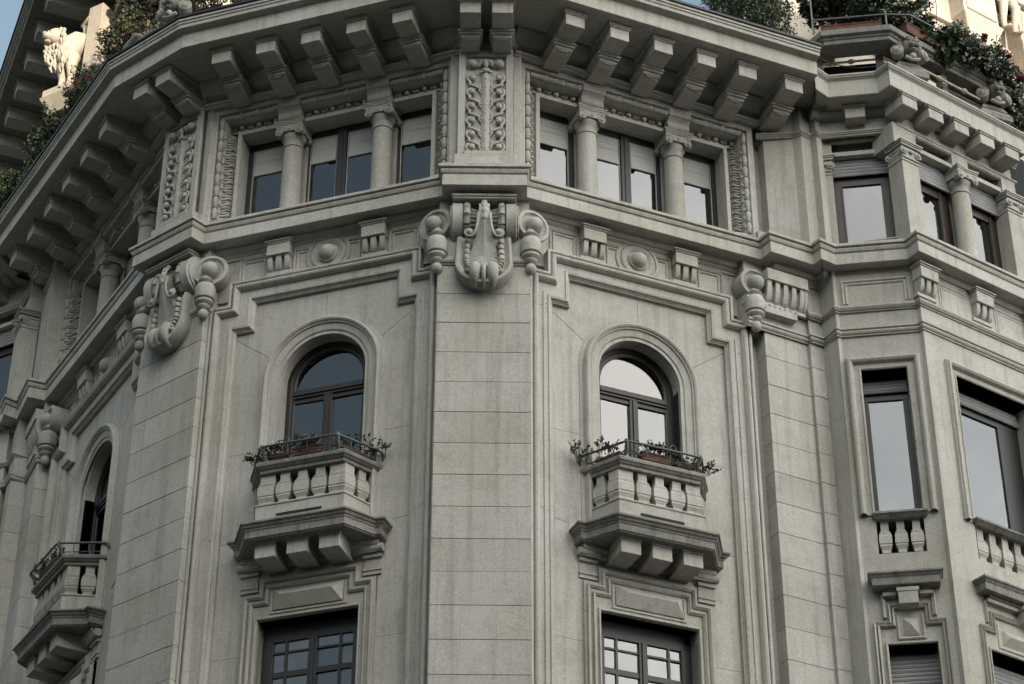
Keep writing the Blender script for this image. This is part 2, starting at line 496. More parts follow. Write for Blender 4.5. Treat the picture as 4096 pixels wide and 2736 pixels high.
# ---------------------------------------------------------------- upper walls
def upper_bay():
    sp = []
    # wall above and beside the triple window
    m = M()
    m.box(-1.95, -1.86, -0.30, -0.12, 21.5, 24.2)
    m.box(1.86, 1.95, -0.30, -0.12, 21.5, 24.2)
    m.box(-2.3, -1.945, -0.75, -0.30, 21.5, 24.2)
    m.box(1.945, 2.3, -0.75, -0.30, 21.5, 24.2)
    m.box(-1.95, 1.95, -0.75, -0.12, 23.74, 24.2)
    m.prism([(-0.7, 23.90), (-0.11, 23.90), (-0.08, 23.94), (0.02, 24.0), (0.12, 24.08), (0.18, 24.16), (0.19, 24.204), (-0.7, 24.204)], -2.1, 2.1, lambda a, b, h: (h, a, b))
    sp.append(("upper_wall", mesh("upper_wall", m, STONE, bevel=0.004)))
    # architrave moulding that returns down at both ends
    path = [(-2.02, 21.56), (-2.02, 23.86), (2.02, 23.86), (2.02, 21.56)]
    m = M().sweep([(-2.06, 23.82), (2.06, 23.82)], [(-0.005, -0.13), (-0.005, -0.045), (0.02, -0.035), (0.025, 0.0), (0.055, 0.01), (0.065, -0.13)], WP)
    sp.append(("architrave_moulding", mesh("architrave_moulding", m, STONE)))
    # stepped and scooped surround
    ip = [(-1.54, 21.5), (-1.54, 23.39), (1.54, 23.39), (1.54, 21.5)]
    m = M().sweep(ip, [(0.0, -0.75), (0.0, -0.30), (0.06, -0.30), (0.068, -0.33), (0.085, -0.41), (0.12, -0.45), (0.165, -0.42), (0.19, -0.31), (0.20, -0.20),
                       (0.215, -0.17), (0.31, -0.17), (0.32, -0.12), (0.345, -0.115), (0.36, -0.13), (0.42, -0.13)], WP, caps=False)
    sp.append(("window_surround", mesh("window_surround", m, STONE)))
    # sill blocks at the feet of the surround
    for s_ in (-1, 1):
        m = M()
        a, b = sorted((s_ * 1.50, s_ * 1.90)); m.box(a, b, -0.4, -0.09, 21.5, 21.60)
        a, b = sorted((s_ * 1.56, s_ * 1.90)); m.box(a, b, -0.4, -0.11, 21.60, 21.68)
        m.tube([(s_ * 1.60, -0.20, 21.72), (s_ * 1.88, -0.16, 21.72)], 0.035, 8)
        m.box(*sorted((s_ * 1.90, s_ * 2.12)), -0.4, -0.06, 21.5, 21.78)
        sp.append(("surround_foot", mesh("surround_foot", m, ORN, bevel=0.005)))
    # bead and reel torus
    m = M()
    def bead(c0, c1):
        c0, c1 = Vector(c0), Vector(c1); ax = c1 - c0; L = ax.length; n = max(2, round(L / 0.215)); st = L / n
        for k in range(n):
            o = c0 + ax * (k * st / L)
            m.lathe(o, [(0.028, 0.0), (0.047, 0.006), (0.047, 0.016), (0.031, 0.022), (0.045, 0.03), (0.045, 0.04), (0.03, 0.05), (0.041, 0.09), (0.046, 0.13), (0.042, 0.17), (0.03, st)], 8, axis=ax)
    bead((-1.805, -0.155, 21.74), (-1.805, -0.155, 23.64))
    bead((1.805, -0.155, 21.74), (1.805, -0.155, 23.64))
    sp.append(("bead_moulding", mesh("bead_moulding", m, ORN, smooth=50), [], STUFF))
    # curled leaf strip in the scoop (sides)
    m = M()
    for s_ in (-1, 1):
        z = 21.80
        k = 0
        while z < 23.40:
            pts = []
            for i in range(7):
                t = i / 6
                u = 1.625 + 0.145 * t
                d = -0.345 + 0.155 * t ** 1.5 + 0.02 * sin(t * pi)
                pts.append((s_ * u, d + 0.012, z + 0.03 * sin(t * 2 * pi) * (1 if k % 2 else 0.6)))
            m.tube(pts, [0.016, 0.022, 0.024, 0.022, 0.02, 0.024, 0.028] if k % 3 else [0.01, 0.014, 0.016, 0.014, 0.012, 0.016, 0.018], 6)
            if k % 3 == 1: m.ball((s_ * 1.755, -0.175, z + 0.02), 0.03, 8, 5)
            z += 0.052
            k += 1
    sp.append(("leaf_moulding", mesh("leaf_moulding", m, ORN, smooth=60), [], STUFF))
    # top: leaf-wrapped roll and a row of beads below the shadowed scoop, between the pulvins
    m = M()
    mr = M()
    for a, b in ((-1.76, -0.92), (-0.52, 0.52), (0.92, 1.76)):
        n = max(3, round((b - a) / 0.26)); st = (b - a) / n
        for i in range(n):
            x = a + i * st
            m.lathe((x, -0.165, 23.635), [(0.034, 0), (0.045, st * .08), (0.042, st * .3), (0.05, st * .55), (0.046, st * .8), (0.052, st * .92), (0.036, st)], 9, axis=(1, 0, 0))
            m.ball((x + st * 0.9, -0.125, 23.665), 0.018, 6, 4, (1.6, 0.8, 1))
        n2 = max(5, round((b - a) / 0.13)); st = (b - a) / n2
        for i in range(n2):
            x = a + (i + 0.5) * st
            if i % 2: mr.ball((x, -0.315, 23.525), 0.042, 9, 6)
            else:
                for q in (-0.04, -0.013, 0.013, 0.04): mr.lathe((x + q - 0.009, -0.325, 23.515), [(0.02, 0), (0.038, 0.006), (0.038, 0.012), (0.02, 0.018)], 7, axis=(1, 0, 0))
        mr.box(a, b, -0.42, -0.33, 23.455, 23.505)
    sp.append(("leaf_roll", mesh("leaf_roll", m, ORN, smooth=50), [], STUFF))
    sp.append(("bead_row", mesh("bead_row", mr, ORN, smooth=50), [], STUFF))
    return sp

def pulvin_spec():
    m = M()
    w = 0.188
    m.box(-w, w, -0.40, -0.115, 23.60, 23.742)
    poly = [(-0.5, 23.60)]
    for k in range(9):
        t = k / 8
        poly.append((-0.128 - 0.13 * t + 0.05 * sin(t * 2 * pi) * -0.6, 23.60 - 0.21 * t))
    poly += [(-0.24, 23.375), (-0.5, 23.375)]
    m.prism(poly, -w + 0.004, w - 0.004, lambda a, b, h: (h, a, b))
    return ("impost_block", mesh("impost_block", m, STONE, bevel=0.005))

def column_spec(d=-0.42, w=0.15, zt=22.97, z0=21.5):
    sh = M().lathe((0, d, 0), [(w * 1.12, z0), (w * 1.12, z0 + .05), (w * 1.0, z0 + 0.08), (w * 1.0, 21.9), (w * 0.985, 22.5), (w * 0.95, zt)], 28)
    cp = M()
    z = zt
    cp.lathe((0, d, 0), [(w * .95, z - 0.01), (w * 1.06, z), (w * 1.06, z + 0.02), (w * .96, z + 0.028), (w * .96, z + 0.10), (w * 1.02, z + 0.12), (w * 1.22, z + 0.17), (w * 1.28, z + 0.20), (w * 1.1, z + .23)], 28)
    ab = w * 1.33
    # concave-sided abacus in two steps
    def abac(h, z0_, z1_):
        poly = []
        for sx, sy in ((-1, -1), (1, -1), (1, 1), (-1, 1)):
            poly.append((sx * h, sy * h))
            nx, ny = {(-1, -1): (0, -1), (1, -1): (1, 0), (1, 1): (0, 1), (-1, 1): (-1, 0)}[(sx, sy)]
            poly.append((nx * h * 0.86, ny * h * 0.86))
        cp.prism(poly, z0_, z1_, lambda a, b, hh: (a, d + b, hh))
    abac(ab * 1.06, z + 0.325, z + 0.365)
    abac(ab * 1.13, z + 0.365, z + 0.395)
    abac(ab * 1.2, z + 0.395, z + 0.42)
    # volutes: eight discs around the four corners, joined by a channel band
    for sx in (-1, 1):
        for sy in (-1, 1):
            cx, cy = sx * w * 1.05, sy * w * 1.05
            for ax, off in (((0, sy, 0), (sx * 0.0, sy * 0.045)), ((sx, 0, 0), (sx * 0.045, 0))):
                c = (cx + off[0], d + cy + off[1], z + 0.225)
                cp.lathe(c, [(0.045, -0.05), (0.062, -0.015), (0.066, 0.0), (0.06, 0.012), (0.046, 0.006), (0.040, 0.016), (0.024, 0.010), (0.022, 0.026), (0.0, 0.034)], 14, axis=ax)
            cp.ball((cx + sx * .03, d + cy + sy * .03, z + .30), 0.035, 8, 5)
    for ax in ((0, 1), (0, -1), (1, 0), (-1, 0)):
        if ax[0] == 0:
            cp.box(-w * 1.0, w * 1.0, d + ax[1] * w * 1.22 - 0.02, d + ax[1] * w * 1.22 + 0.02, z + 0.235, z + 0.315)
            cp.ball((0, d + ax[1] * w * 1.32, z + 0.275), 0.028, 8, 5)
        else:
            cp.box(ax[0] * w * 1.22 - 0.02, ax[0] * w * 1.22 + 0.02, d - w, d + w, z + 0.235, z + 0.315)
    cap = mesh("column_capital", cp, ORN, smooth=45)
    return ("column", mesh("column_shaft", sh, STONE, smooth=40), [("capital", cap)])

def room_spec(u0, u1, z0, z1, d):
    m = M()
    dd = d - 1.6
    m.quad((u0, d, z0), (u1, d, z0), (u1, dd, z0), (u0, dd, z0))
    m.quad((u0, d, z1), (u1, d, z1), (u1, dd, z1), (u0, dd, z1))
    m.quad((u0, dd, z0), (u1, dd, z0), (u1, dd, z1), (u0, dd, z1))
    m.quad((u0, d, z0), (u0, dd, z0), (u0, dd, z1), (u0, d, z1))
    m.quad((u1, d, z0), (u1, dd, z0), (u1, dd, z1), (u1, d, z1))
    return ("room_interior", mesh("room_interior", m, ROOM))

def slats(u0, u1, d, z0, z1, pitch, mat=None, name="blind_slats"):
    m = M()
    z = z1
    while z > z0 + 0.005:
        zb = max(z - pitch, z0)
        poly = [(d - 0.02, zb + 0.004), (d, zb + 0.004), (d + 0.010, (z + zb) / 2), (d, z - 0.003), (d - 0.02, z - 0.003)]
        m.prism(poly, u0, u1, lambda a, b, h: (h, a, b))
        z -= pitch
    return mesh(name, m, mat or BLIND)

PR = random.Random(77)
def tilt_pane(a, b, d, z0, z1, amt=0.004):
    q = [PR.uniform(-amt, amt) * min(1, (b - a) / 0.4) for _ in range(4)]
    vs = []
    for t in (-0.002, 0.002):
        vs += [(a, d + q[0] + t, z0), (b, d + q[1] + t, z0), (b, d + q[2] + t, z1), (a, d + q[0] + q[2] - q[1] + t, z1)]
    return M().add(vs, [(0, 1, 2, 3), (4, 5, 6, 7), (0, 1, 5, 4), (1, 2, 6, 5), (2, 3, 7, 6), (3, 0, 4, 7)])

def upper_window(blind_z=22.80, full=False):
    D = -0.60
    fm = M()
    T, Z0 = 23.36, 21.45
    fm.box(-1.56, 1.56, D - .06, D, T - 0.08, T + 0.1)
    fm.box(-1.56, 1.56, D - .06, D + 0.03, Z0, Z0 + 0.12)
    for a, b in ((-1.56, -1.47), (-0.93, -0.53), (-0.075, 0.075), (0.53, 0.93), (1.47, 1.56)):
        fm.box(a, b, D - .06, D + (0.02 if abs(a + b) < .1 else 0.0), Z0, T)
    fm.box(-0.02, 0.02, D, D + 0.035, Z0, T)
    panes = [(-1.47, -0.93), (-0.53, -0.075), (0.075, 0.53), (0.93, 1.47)]
    kids = []
    for a, b in panes:
        kids.append(("pane", mesh("pane", tilt_pane(a, b, D - 0.03, Z0 + .1, T - 0.08), GLASS)))
    for a, b in panes:
        lm = M().sweep([(a + .02, Z0 + .12), (a + .02, T - .10), (b - .02, T - .10), (b - .02, Z0 + .12)], [(0.0, D - .03), (0.0, D - .012), (0.012, D - .012), (0.012, D - .03)], WP)
        kids.append(("glazing_bead", mesh("glazing_bead", lm, FABRIC)))
    for a, b in panes:
        bm_ = M()
        bm_.box(a + .03, b - .03, D - 0.028, D - 0.018, 22.98, T - 0.08)
        bm_.box(a + .03, b - .03, D - 0.028, D - 0.012, 22.89, 22.975)
        bm_.box(a + .03, b - .03, D - 0.028, D - 0.004, blind_z - .01, 22.885)
        for zz in (23.04, 23.14, 23.2): bm_.box(a + .03, b - .03, D - 0.02, D - 0.014, zz, zz + 0.012)
        kids.append(("roller_blind", mesh("roller_blind", bm_, FABRIC)))
    return ("triple_window", mesh("triple_window_frame", fm, FRAME_DARK, bevel=0.004), kids)

def jambs():
    m = M().box(-0.13, 0.17, -0.66, -0.585, 21.5, 23.4)
    return ("stone_mullion", mesh("stone_mullion", m, STONE))
JAMB = jambs()

UP = upper_bay()
PULV = pulvin_spec()
COLM = column_spec()
for fr, su in ((W1, 1), (W2, 1), (W0, 1.1)):
    place(UP, fr, B, su)
    for u in (-0.72, 0.72):
        place([PULV, COLM, JAMB], fr, B, 1, u=u * su)
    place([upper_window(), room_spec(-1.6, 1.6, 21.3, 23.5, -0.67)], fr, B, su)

# upper piers with the carved scroll panels
def upper_pier():
    sp = []
    m = M()
    m.box(-0.40, 0.40, -0.9, -0.215, 21.5, 24.2)
    m.box(-0.40, -0.295, -0.3, -0.17, 21.85, 23.9)
    m.box(0.295, 0.40, -0.3, -0.17, 21.85, 23.9)
    m.box(-0.294, 0.294, -0.3, -0.17, 23.72, 23.9)
    m.box(-0.52, -0.402, -0.9, -0.28, 21.5, 24.2)
    m.box(0.402, 0.52, -0.9, -0.28, 21.5, 24.2)
    m.box(-0.47, 0.47, -0.3, -0.155, 23.90, 24.2)
    sp.append(("pier_panel", mesh("pier_panel", m, STONE, bevel=0.006)))
    m = M()
    m.box(-0.50, 0.50, -0.5, -0.12, 21.5, 21.58)
    m.box(-0.44, 0.44, -0.5, -0.135, 21.58, 21.86)
    m.box(-0.30, 0.30, -0.3, -0.14, 21.86, 21.93)
    m.frustum((-0.30, 0.30, -0.3, -0.135, 21.64), (-0.29, 0.29, -0.3, -0.13, 21.66))
    m.frustum((-0.27, 0.27, -0.3, -0.10, 21.66), (-0.17, 0.17, -0.3, -0.12, 21.80))
    for s_ in (-1, 1):
        m.box(*sorted((s_ * 0.44, s_ * 0.56)), -0.5, -0.2, 21.58, 21.76)
    sp.append(("pier_base", mesh("pier_base", m, STONE, bevel=0.005)))
    m = M()
    # central ribbed stem
    m.sweep([(0, 21.95), (0, 23.45)], [(-0.075, -0.215), (-0.06, -0.185), (-0.02, -0.165), (0, -0.155), (0.02, -0.165), (0.06, -0.185), (0.075, -0.215)], WP)
    for k in range(9): m.ball((0.004 * (-1) ** k, -0.158, 22.0 + 0.16 * k), 0.012, 6, 4, (1.4, 1, 1.6))
    zs = [23.28, 23.01, 22.74, 22.475, 22.225, 21.99]
    for s_ in (-1, 1):
        for z in zs:
            m.ball((s_ * 0.195, -0.165, z + 0.02), 0.052, 12, 8, (1, 0.8, 1))
            pts = []
            for i in range(13):
                t = i / 12
                a = pi * 1.5 * t
                if t < 0.5:
                    q = t / 0.5
                    u = 0.06 + 0.19 * sin(q * pi / 2) ** 1.5; zz = z - 0.20 + 0.10 * q + 0.02 * sin(q * pi)
                else:
                    q = (t - .5) / .5
                    aa = -pi * .35 + q * pi * 1.05
                    u = 0.195 + 0.078 * cos(aa); zz = z + 0.02 + 0.082 * sin(aa)
                pts.append((s_ * u, -0.185 + 0.01 * sin(t * pi), zz))
            m.tube(pts, [0.012, 0.018, 0.022, 0.026, 0.028, 0.028, 0.026, 0.024, 0.022, 0.02, 0.018, 0.014, 0.008], 7)
            pts = [(s_ * (0.065 + 0.03 * sin(q * pi)), -0.19, z - 0.26 + 0.18 * q) for q in [i / 5 for i in range(6)]]
            m.tube(pts, [0.01, 0.018, 0.022, 0.02, 0.014, 0.008], 6)
        m.ball((s_ * 0.195, -0.16, 23.56), 0.07, 14, 9)
        m.tube([(s_ * 0.10, -0.17, 23.52), (s_ * 0.07, -0.15, 23.60), (s_ * 0.03, -0.145, 23.60)], [0.02, 0.03, 0.02], 7)
        m.tube([(s_ * 0.02, -0.16, 23.44), (s_ * 0.07, -0.16, 23.40), (s_ * 0.10, -0.17, 23.44)], [0.02, 0.02, 0.01], 7)
    m.ball((0, -0.15, 23.56), 0.05, 12, 8, (0.8, 0.8, 1.8))
    m.ball((0, -0.15, 23.44), 0.04, 10, 6, (1.6, 0.7, 1))
    sp.append(("scroll_relief", mesh("scroll_relief", m, ORN, smooth=60)))
    return sp
UPIER = upper_pier()
place(UPIER, FC, B)
place(UPIER, LP, B)
# ---------------------------------------------------------------- frieze, stepped roll frame, arched wall
def spiral_pts(): pass
def block_specs():
    m = M()
    m.box(-0.178, 0.178, -0.36, -0.165, 20.885, 21.075)
    m.box(-0.195, 0.195, -0.36, -0.148, 21.076, 21.10)
    m.box(-0.215, 0.215, -0.36, -0.125, 21.101, 21.125)
    kid = M()
    def prof(d_front_top, d_front_bot):
        poly = [(-0.36, 20.885), (d_front_top, 20.885)]
        for k in range(6):
            t = k / 5
            poly.append((d_front_top - (d_front_top - d_front_bot) * (1 - cos(t * pi / 2)), 20.86 - 0.20 * sin(t * pi / 2)))
        poly.append((-0.36, 20.66))
        return poly
    ribs = []
    for a, b in ((-0.165, -0.095), (-0.042, 0.042), (0.095, 0.165)):
        ribs.append(("corbel_rib", mesh("corbel_rib", M().prism(prof(-0.20, -0.285), a, b, lambda x, y, h: (h, x, y)), STONE, bevel=0.003)))
    kid.prism(prof(-0.285, -0.325), -0.16, 0.16, lambda x, y, h: (h, x, y))
    kid.box(-0.19, 0.19, -0.36, -0.275, 20.60, 20.66)
    return ("frieze_block", mesh("frieze_block", m, STONE, bevel=0.005), [("corbel_back", mesh("corbel_back", kid, STONE))] + ribs)
FBLOCK = block_specs()

def rect_groove(m, u0, u1, z0, z1, d):
    # a thin raised double line on the upper and outer edges of a panel
    for k, o in enumerate((0.0, 0.05)):
        m.sweep([(u0 + o, z0), (u0 + o, z1 - o), (u1 - o, z1 - o), (u1 - o, z0)], [(0.012, d), (0.012, d + 0.022 - 0.004 * k), (-0.004, d + 0.026 - 0.004 * k), (-0.02, d + .012), (-0.02, d)], WP)

def frieze_bay():
    sp = []
    m = M()
    m.box(-1.98, 1.98, -0.9, -0.33, 20.32, 21.21)
    sp.append(("frieze_wall", mesh("frieze_wall", m, STONE)))
    m = M()
    rect_groove(m, -0.53, 0.53, 20.58, 21.0, -0.33)
    rect_groove(m, -1.38, -0.95, 20.58, 21.0, -0.33)
    rect_groove(m, 0.95, 1.38, 20.58, 21.0, -0.33)
    sp.append(("frieze_panel", mesh("frieze_panel", m, STONE)))
    m = M().lathe((0, -0.33, 20.82), [(0.345, 0), (0.345, 0.02), (0.33, 0.028), (0.30, 0.028), (0.295, 0.014), (0.27, 0.014), (0.265, 0.035), (0.24, 0.045), (0.20, 0.035), (0.175, 0.018), (0.155, 0.02),
                      (0.15, 0.05), (0.125, 0.06), (0.12, 0.09), (0.095, 0.13), (0.05, 0.158), (0.0, 0.165)], 40, axis=(0, 1, 0))
    sp.append(("round_boss", mesh("round_boss", m, ORN, smooth=35)))
    # stepped shouldered frame: paths from inside out
    inner = [(-1.36, 13.0), (-1.36, 19.72), (-1.09, 19.72), (-1.09, 20.20), (1.09, 20.20), (1.09, 19.72), (1.36, 19.72), (1.36, 13.0)]
    m = M().sweep(inner, [(0.0, -0.37), (0.0, -0.315), (0.012, -0.31), (0.03, -0.285), (0.045, -0.285), (0.045, -0.262), (0.06, -0.255), (0.085, -0.25), (0.095, -0.27)], WP, caps=False)
    sp.append(("inner_frame_moulding", mesh("inner_frame_moulding", m, STONE)))
    outer = [(-1.60, 13.0), (-1.60, 20.00), (-1.32, 20.00), (-1.32, 20.40), (1.32, 20.40), (1.32, 20.00), (1.60, 20.00), (1.60, 13.0)]
    def offp(k):
        # same vertex count ring between inner + 0.09 and outer
        return None
    prof = [(0.0, -0.275), (0.0, -0.245), (0.008, -0.225), (0.03, -0.19), (0.055, -0.178), (0.08, -0.19), (0.095, -0.215), (0.10, -0.24), (0.112, -0.24), (0.112, -0.205), (0.125, -0.195), (0.15, -0.195), (0.15, -0.36)]
    m = M().sweep(outer, prof, WP, caps=False)
    sp.append(("roll_moulding", mesh("roll_moulding", m, STONE, smooth=25)))
    # flat band between the two mouldings
    i2 = [(-1.455, 13.0), (-1.455, 19.815), (-1.185, 19.815), (-1.185, 20.295), (1.185, 20.295), (1.185, 19.815), (1.455, 19.815), (1.455, 13.0)]
    m = M()
    n = len(i2)
    for k in range(n - 1):
        m.quad((i2[k][0], -0.268, i2[k][1]), (i2[k + 1][0], -0.268, i2[k + 1][1]), (outer[k + 1][0], -0.268, outer[k + 1][1]), (outer[k][0], -0.268, outer[k][1]))
    # narrow groove strips on the jamb bands
    for s_ in (-1, 1):
        m.box(*sorted((s_ * 1.50, s_ * 1.525)), -0.27, -0.25, 13.0, 19.85)
    sp.append(("frame_band", mesh("frame_band", m, STONE)))
    return sp

def arch_path(r, zs, zb, n=28):
    pts = [(-r, zb)]
    for k in range(n + 1):
        a = pi - pi * k / n
        pts.append((r * cos(a), zs + r * sin(a)))
    pts.append((r, zb))
    return pts

def arch_bay():
    sp = []
    ZS, R, D = 18.83, 0.63, -0.365
    m = M()
    zb, zt, U = 16.3, 20.33, 1.98
    m.box(-U, -R, -0.9, D, zb, ZS); m.box(R, U, -0.9, D, zb, ZS)
    n = 28
    arc = [(R * cos(pi - pi * k / n), ZS + R * sin(pi - pi * k / n)) for k in range(n + 1)]
    vs = [(a[0], D, a[1]) for a in arc] + [(-U, D, ZS), (-U, D, zt), (U, D, zt), (U, D, ZS)]
    fs = []
    h = n // 2
    for k in range(h): fs.append((k, k + 1, n + 2))
    fs.append((0, n + 2, n + 1))
    fs.append((h, n + 3, n + 2))
    for k in range(h, n): fs.append((k, k + 1, n + 3))
    fs.append((n, n + 4, n + 3))
    m.add(vs, fs)
    sp.append(("panel_wall", mesh("panel_wall", m, STONE)))
    m = M().sweep(arch_path(R, ZS, 16.3), [(0.0, -0.80), (0.0, -0.43), (0.012, -0.42), (0.03, -0.395), (0.045, -0.37), (0.06, -0.345), (0.15, -0.325), (0.16, -0.30), (0.175, -0.30), (0.19, -0.275), (0.215, -0.262), (0.235, -0.275), (0.245, -0.30), (0.255, -0.37)], WP, caps=False)
    sp.append(("arch_architrave", mesh("arch_architrave", m, STONE, smooth=30)))
    # faint flat plate round the arch
    m = M().sweep(arch_path(0.88, ZS, 16.3), [(0.0, -0.37), (0.0, -0.352), (0.06, -0.352), (0.065, -0.37)], WP, caps=False)
    sp.append(("arch_margin", mesh("arch_margin", m, STONE)))
    return sp

def arch_window(curtain, cm):
    ZS, D = 18.83, -0.60
    fm = M()
    r0, r1 = 0.64, 0.50
    fm.sweep(arch_path(0.50, ZS, 16.3), [(0.0, D - .07), (0.0, D - .01), (0.02, D), (0.06, D), (0.065, D + .02), (0.15, D + .02), (0.15, D - .07)], WP, caps=False)
    fm.box(-0.52, 0.52, D - .06, D + 0.025, 18.60, 18.735)
    fm.box(-0.52, 0.52, D, D + 0.045, 18.64, 18.665)
    fm.box(-0.065, 0.065, D - .06, D + 0.02, 16.3, 18.6)
    fm.box(-0.02, 0.02, D, D + 0.04, 16.3, 18.6)
    fm.box(-0.52, 0.52, D - .06, D, 18.53, 18.6)
    kids = []
    pane = M()
    arc = [(0.5 * cos(pi * k / 20), ZS + 0.5 * sin(pi * k / 20)) for k in range(21)]
    arc = [(0.5, 18.735)] + arc + [(-0.5, 18.735)]
    pane.prism(arc, D - .035, D - .03, lambda a, b, h: (a, h, b))
    kids.append(("pane", mesh("pane", pane, GLASS)))
    kids.append(("pane", mesh("pane", tilt_pane(-0.5, -0.065, D - .03, 16.3, 18.53), GLASS)))
    kids.append(("pane", mesh("pane", tilt_pane(0.065, 0.5, D - .03, 16.3, 18.53), GLASS)))
    if curtain:
        for a, b in ((-0.5, -0.10), (0.12, 0.5)):
            c = M()
            n = 34
            for k in range(n):
                x0 = a + (b - a) * k / n; x1 = a + (b - a) * (k + 1) / n
                d0 = D - .12 + 0.03 * sin(k * 1.25); d1 = D - .12 + 0.03 * sin((k + 1) * 1.25)
                c.quad((x0, d0, 16.4), (x1, d1, 16.4), (x1, d1, 18.40), (x0, d0, 18.40))
            kids.append(("curtain", mesh("curtain", c, cm, smooth=80)))
            c = M()
            for k in range(int((b - a) / 0.028)):
                x = a + 0.028 * k
                c.box(x, x + 0.024, D - .098, D - .09, 18.27 - 0.02 * (k % 2), 18.42)
            kids.append(("curtain_fringe", mesh("curtain_fringe", c, SHEER)))
    return ("arched_window", mesh("arched_window_frame", fm, WOOD, bevel=0.004), kids)

def lower_bay():
    sp = []
    D = -0.365
    m = M()
    m.box(-1.98, -0.71, -0.9, D, 0.0, 16.31); m.box(0.71, 1.98, -0.9, D, 0.0, 16.31); m.box(-0.71, 0.71, -0.9, D, 15.06, 16.31); m.box(-0.71, 0.71, -0.9, D, 0, 12.6)
    sp.append(("lower_wall", mesh("lower_wall", m, STONE)))
    inner = [(-0.78, 12.6), (-0.78, 15.27), (-0.56, 15.27), (-0.56, 15.50), (0.56, 15.50), (0.56, 15.27), (0.78, 15.27), (0.78, 12.6)]
    m = M()
    # plate behind the mouldings
    outer = [(-0.94, 12.6), (-0.94, 15.46), (-0.72, 15.46), (-0.72, 15.69), (0.72, 15.69), (0.72, 15.46), (0.94, 15.46), (0.94, 12.6)]
    m.box(-0.94, -0.715, -0.5, -0.325, 12.6, 15.46); m.box(0.715, 0.94, -0.5, -0.325, 12.6, 15.46)
    m.box(-0.94, 0.94, -0.5, -0.3249, 15.065, 15.459); m.box(-0.72, 0.72, -0.5, -0.3251, 15.46, 15.69)
    sp.append(("window_plate", mesh("window_plate", m, STONE)))
    for nm, p in (("inner_step_moulding", inner), ("outer_step_moulding", [(-0.86, 12.6), (-0.86, 15.37), (-0.64, 15.37), (-0.64, 15.60), (0.64, 15.60), (0.64, 15.37), (0.86, 15.37), (0.86, 12.6)])):
        m = M().sweep(p, [(0.0, -0.33), (0.0, -0.305), (0.012, -0.295), (0.025, -0.28), (0.04, -0.28), (0.045, -0.33)], WP, caps=False)
        sp.append((nm, mesh(nm, m, STONE)))
    m = M().sweep([(-0.71, 12.6), (-0.71, 15.06), (0.71, 15.06), (0.71, 12.6)], [(0, -0.62), (0, -0.315), (0.01, -0.295), (0.03, -0.295), (0.035, -0.325)], WP, caps=False)
    sp.append(("window_reveal", mesh("window_reveal", m, STONE)))
    m = M()
    m.box(-0.54, 0.54, -0.33, -0.308, 15.135, 15.17)
    m.box(-0.54, -0.505, -0.33, -0.308, 15.17, 15.46); m.box(0.505, 0.54, -0.33, -0.308, 15.17, 15.46)
    v = [(-0.49, -0.325, 15.175), (0.49, -0.325, 15.175), (0.49, -0.325, 15.47), (-0.49, -0.325, 15.47), (-0.36, -0.20, 15.345), (0.36, -0.20, 15.345), (-0.49, -0.29, 15.175), (0.49, -0.29, 15.175), (0.49, -0.32, 15.47), (-0.49, -0.32, 15.47)]
    m.add(v, [(6, 7, 5, 4), (7, 8, 5), (8, 9, 4, 5), (9, 6, 4), (0, 1, 7, 6), (1, 2, 8, 7), (3, 0, 6, 9)])
    sp.append(("faceted_panel", mesh("faceted_panel", m, STONE)))
    # small returned ears beside the surround, under the balcony ends
    for s_ in (-1, 1):
        m = M()
        a, b = sorted((s_ * 0.74, s_ * 1.0))
        m.box(a, b, -0.4, -0.33, 15.56, 15.60)
        m.box(a, b, -0.4, -0.335, 15.50, 15.53)
        m.box(a, b, -0.4, -0.31, 15.74, 15.79)
        m.box(a + .01, b - .01, -0.4, -0.345, 15.50, 15.9)
        m.tube([(a - 0.03, -0.30, 15.86), (b + 0.03, -0.30, 15.86)], 0.06, 10)
        sp.append(("corbel_ear", mesh("corbel_ear", m, STONE)))
    fm = M()
    DW = -0.55
    fm.box(-0.71, 0.71, DW - .06, DW, 14.83, 15.07)
    for a, b in ((-0.71, -0.56), (-0.06, 0.06), (0.56, 0.71)): fm.box(a, b, DW - .06, DW + .01, 12.6, 14.84)
    for u in (-0.38, 0.38): fm.box(u - 0.018, u + 0.018, DW - .05, DW - 0.002, 12.6, 14.84)
    for z0, z1 in ((14.66, 14.69), (14.32, 14.40)): fm.box(-0.57, 0.57, DW - .05, DW - 0.004, z0, z1)
    for z0 in (13.9, 13.45): fm.box(-0.57, 0.57, DW - .05, DW - 0.004, z0, z0 + 0.03)
    fm.box(-0.02, 0.02, DW, DW + .03, 12.6, 14.84)
    kids = []
    zz = [(14.69, 14.83), (14.40, 14.66), (13.93, 14.32), (13.48, 13.9), (12.6, 13.45)]
    us = [(-0.56, -0.398), (-0.362, -0.06), (0.06, 0.362), (0.398, 0.56)]
    for a, b in us:
        for z0, z1 in zz:
            kids.append(("pane", mesh("pane", tilt_pane(a, b, DW - .028, z0, z1), GLASS)))
    for a, b in ((-0.56, -0.06), (0.06, 0.56)):
        c = M()
        n = 30
        for k in range(n):
            x0 = a + (b - a) * k / n; x1 = a + (b - a) * (k + 1) / n
            c.quad((x0, DW - .1 + 0.01 * sin(k * 1.1), 12.6), (x1, DW - .1 + 0.01 * sin((k + 1) * 1.1), 12.6), (x1, DW - .1 + 0.01 * sin((k + 1) * 1.1), 14.8), (x0, DW - .1 + 0.01 * sin(k * 1.1), 14.8))
        kids.append(("curtain", mesh("curtain", c, CURT, smooth=80)))
    sp.append(("casement_window", mesh("casement_frame", fm, FRAME_DARK, bevel=0.003), kids))
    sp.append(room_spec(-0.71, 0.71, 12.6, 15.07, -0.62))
    return sp

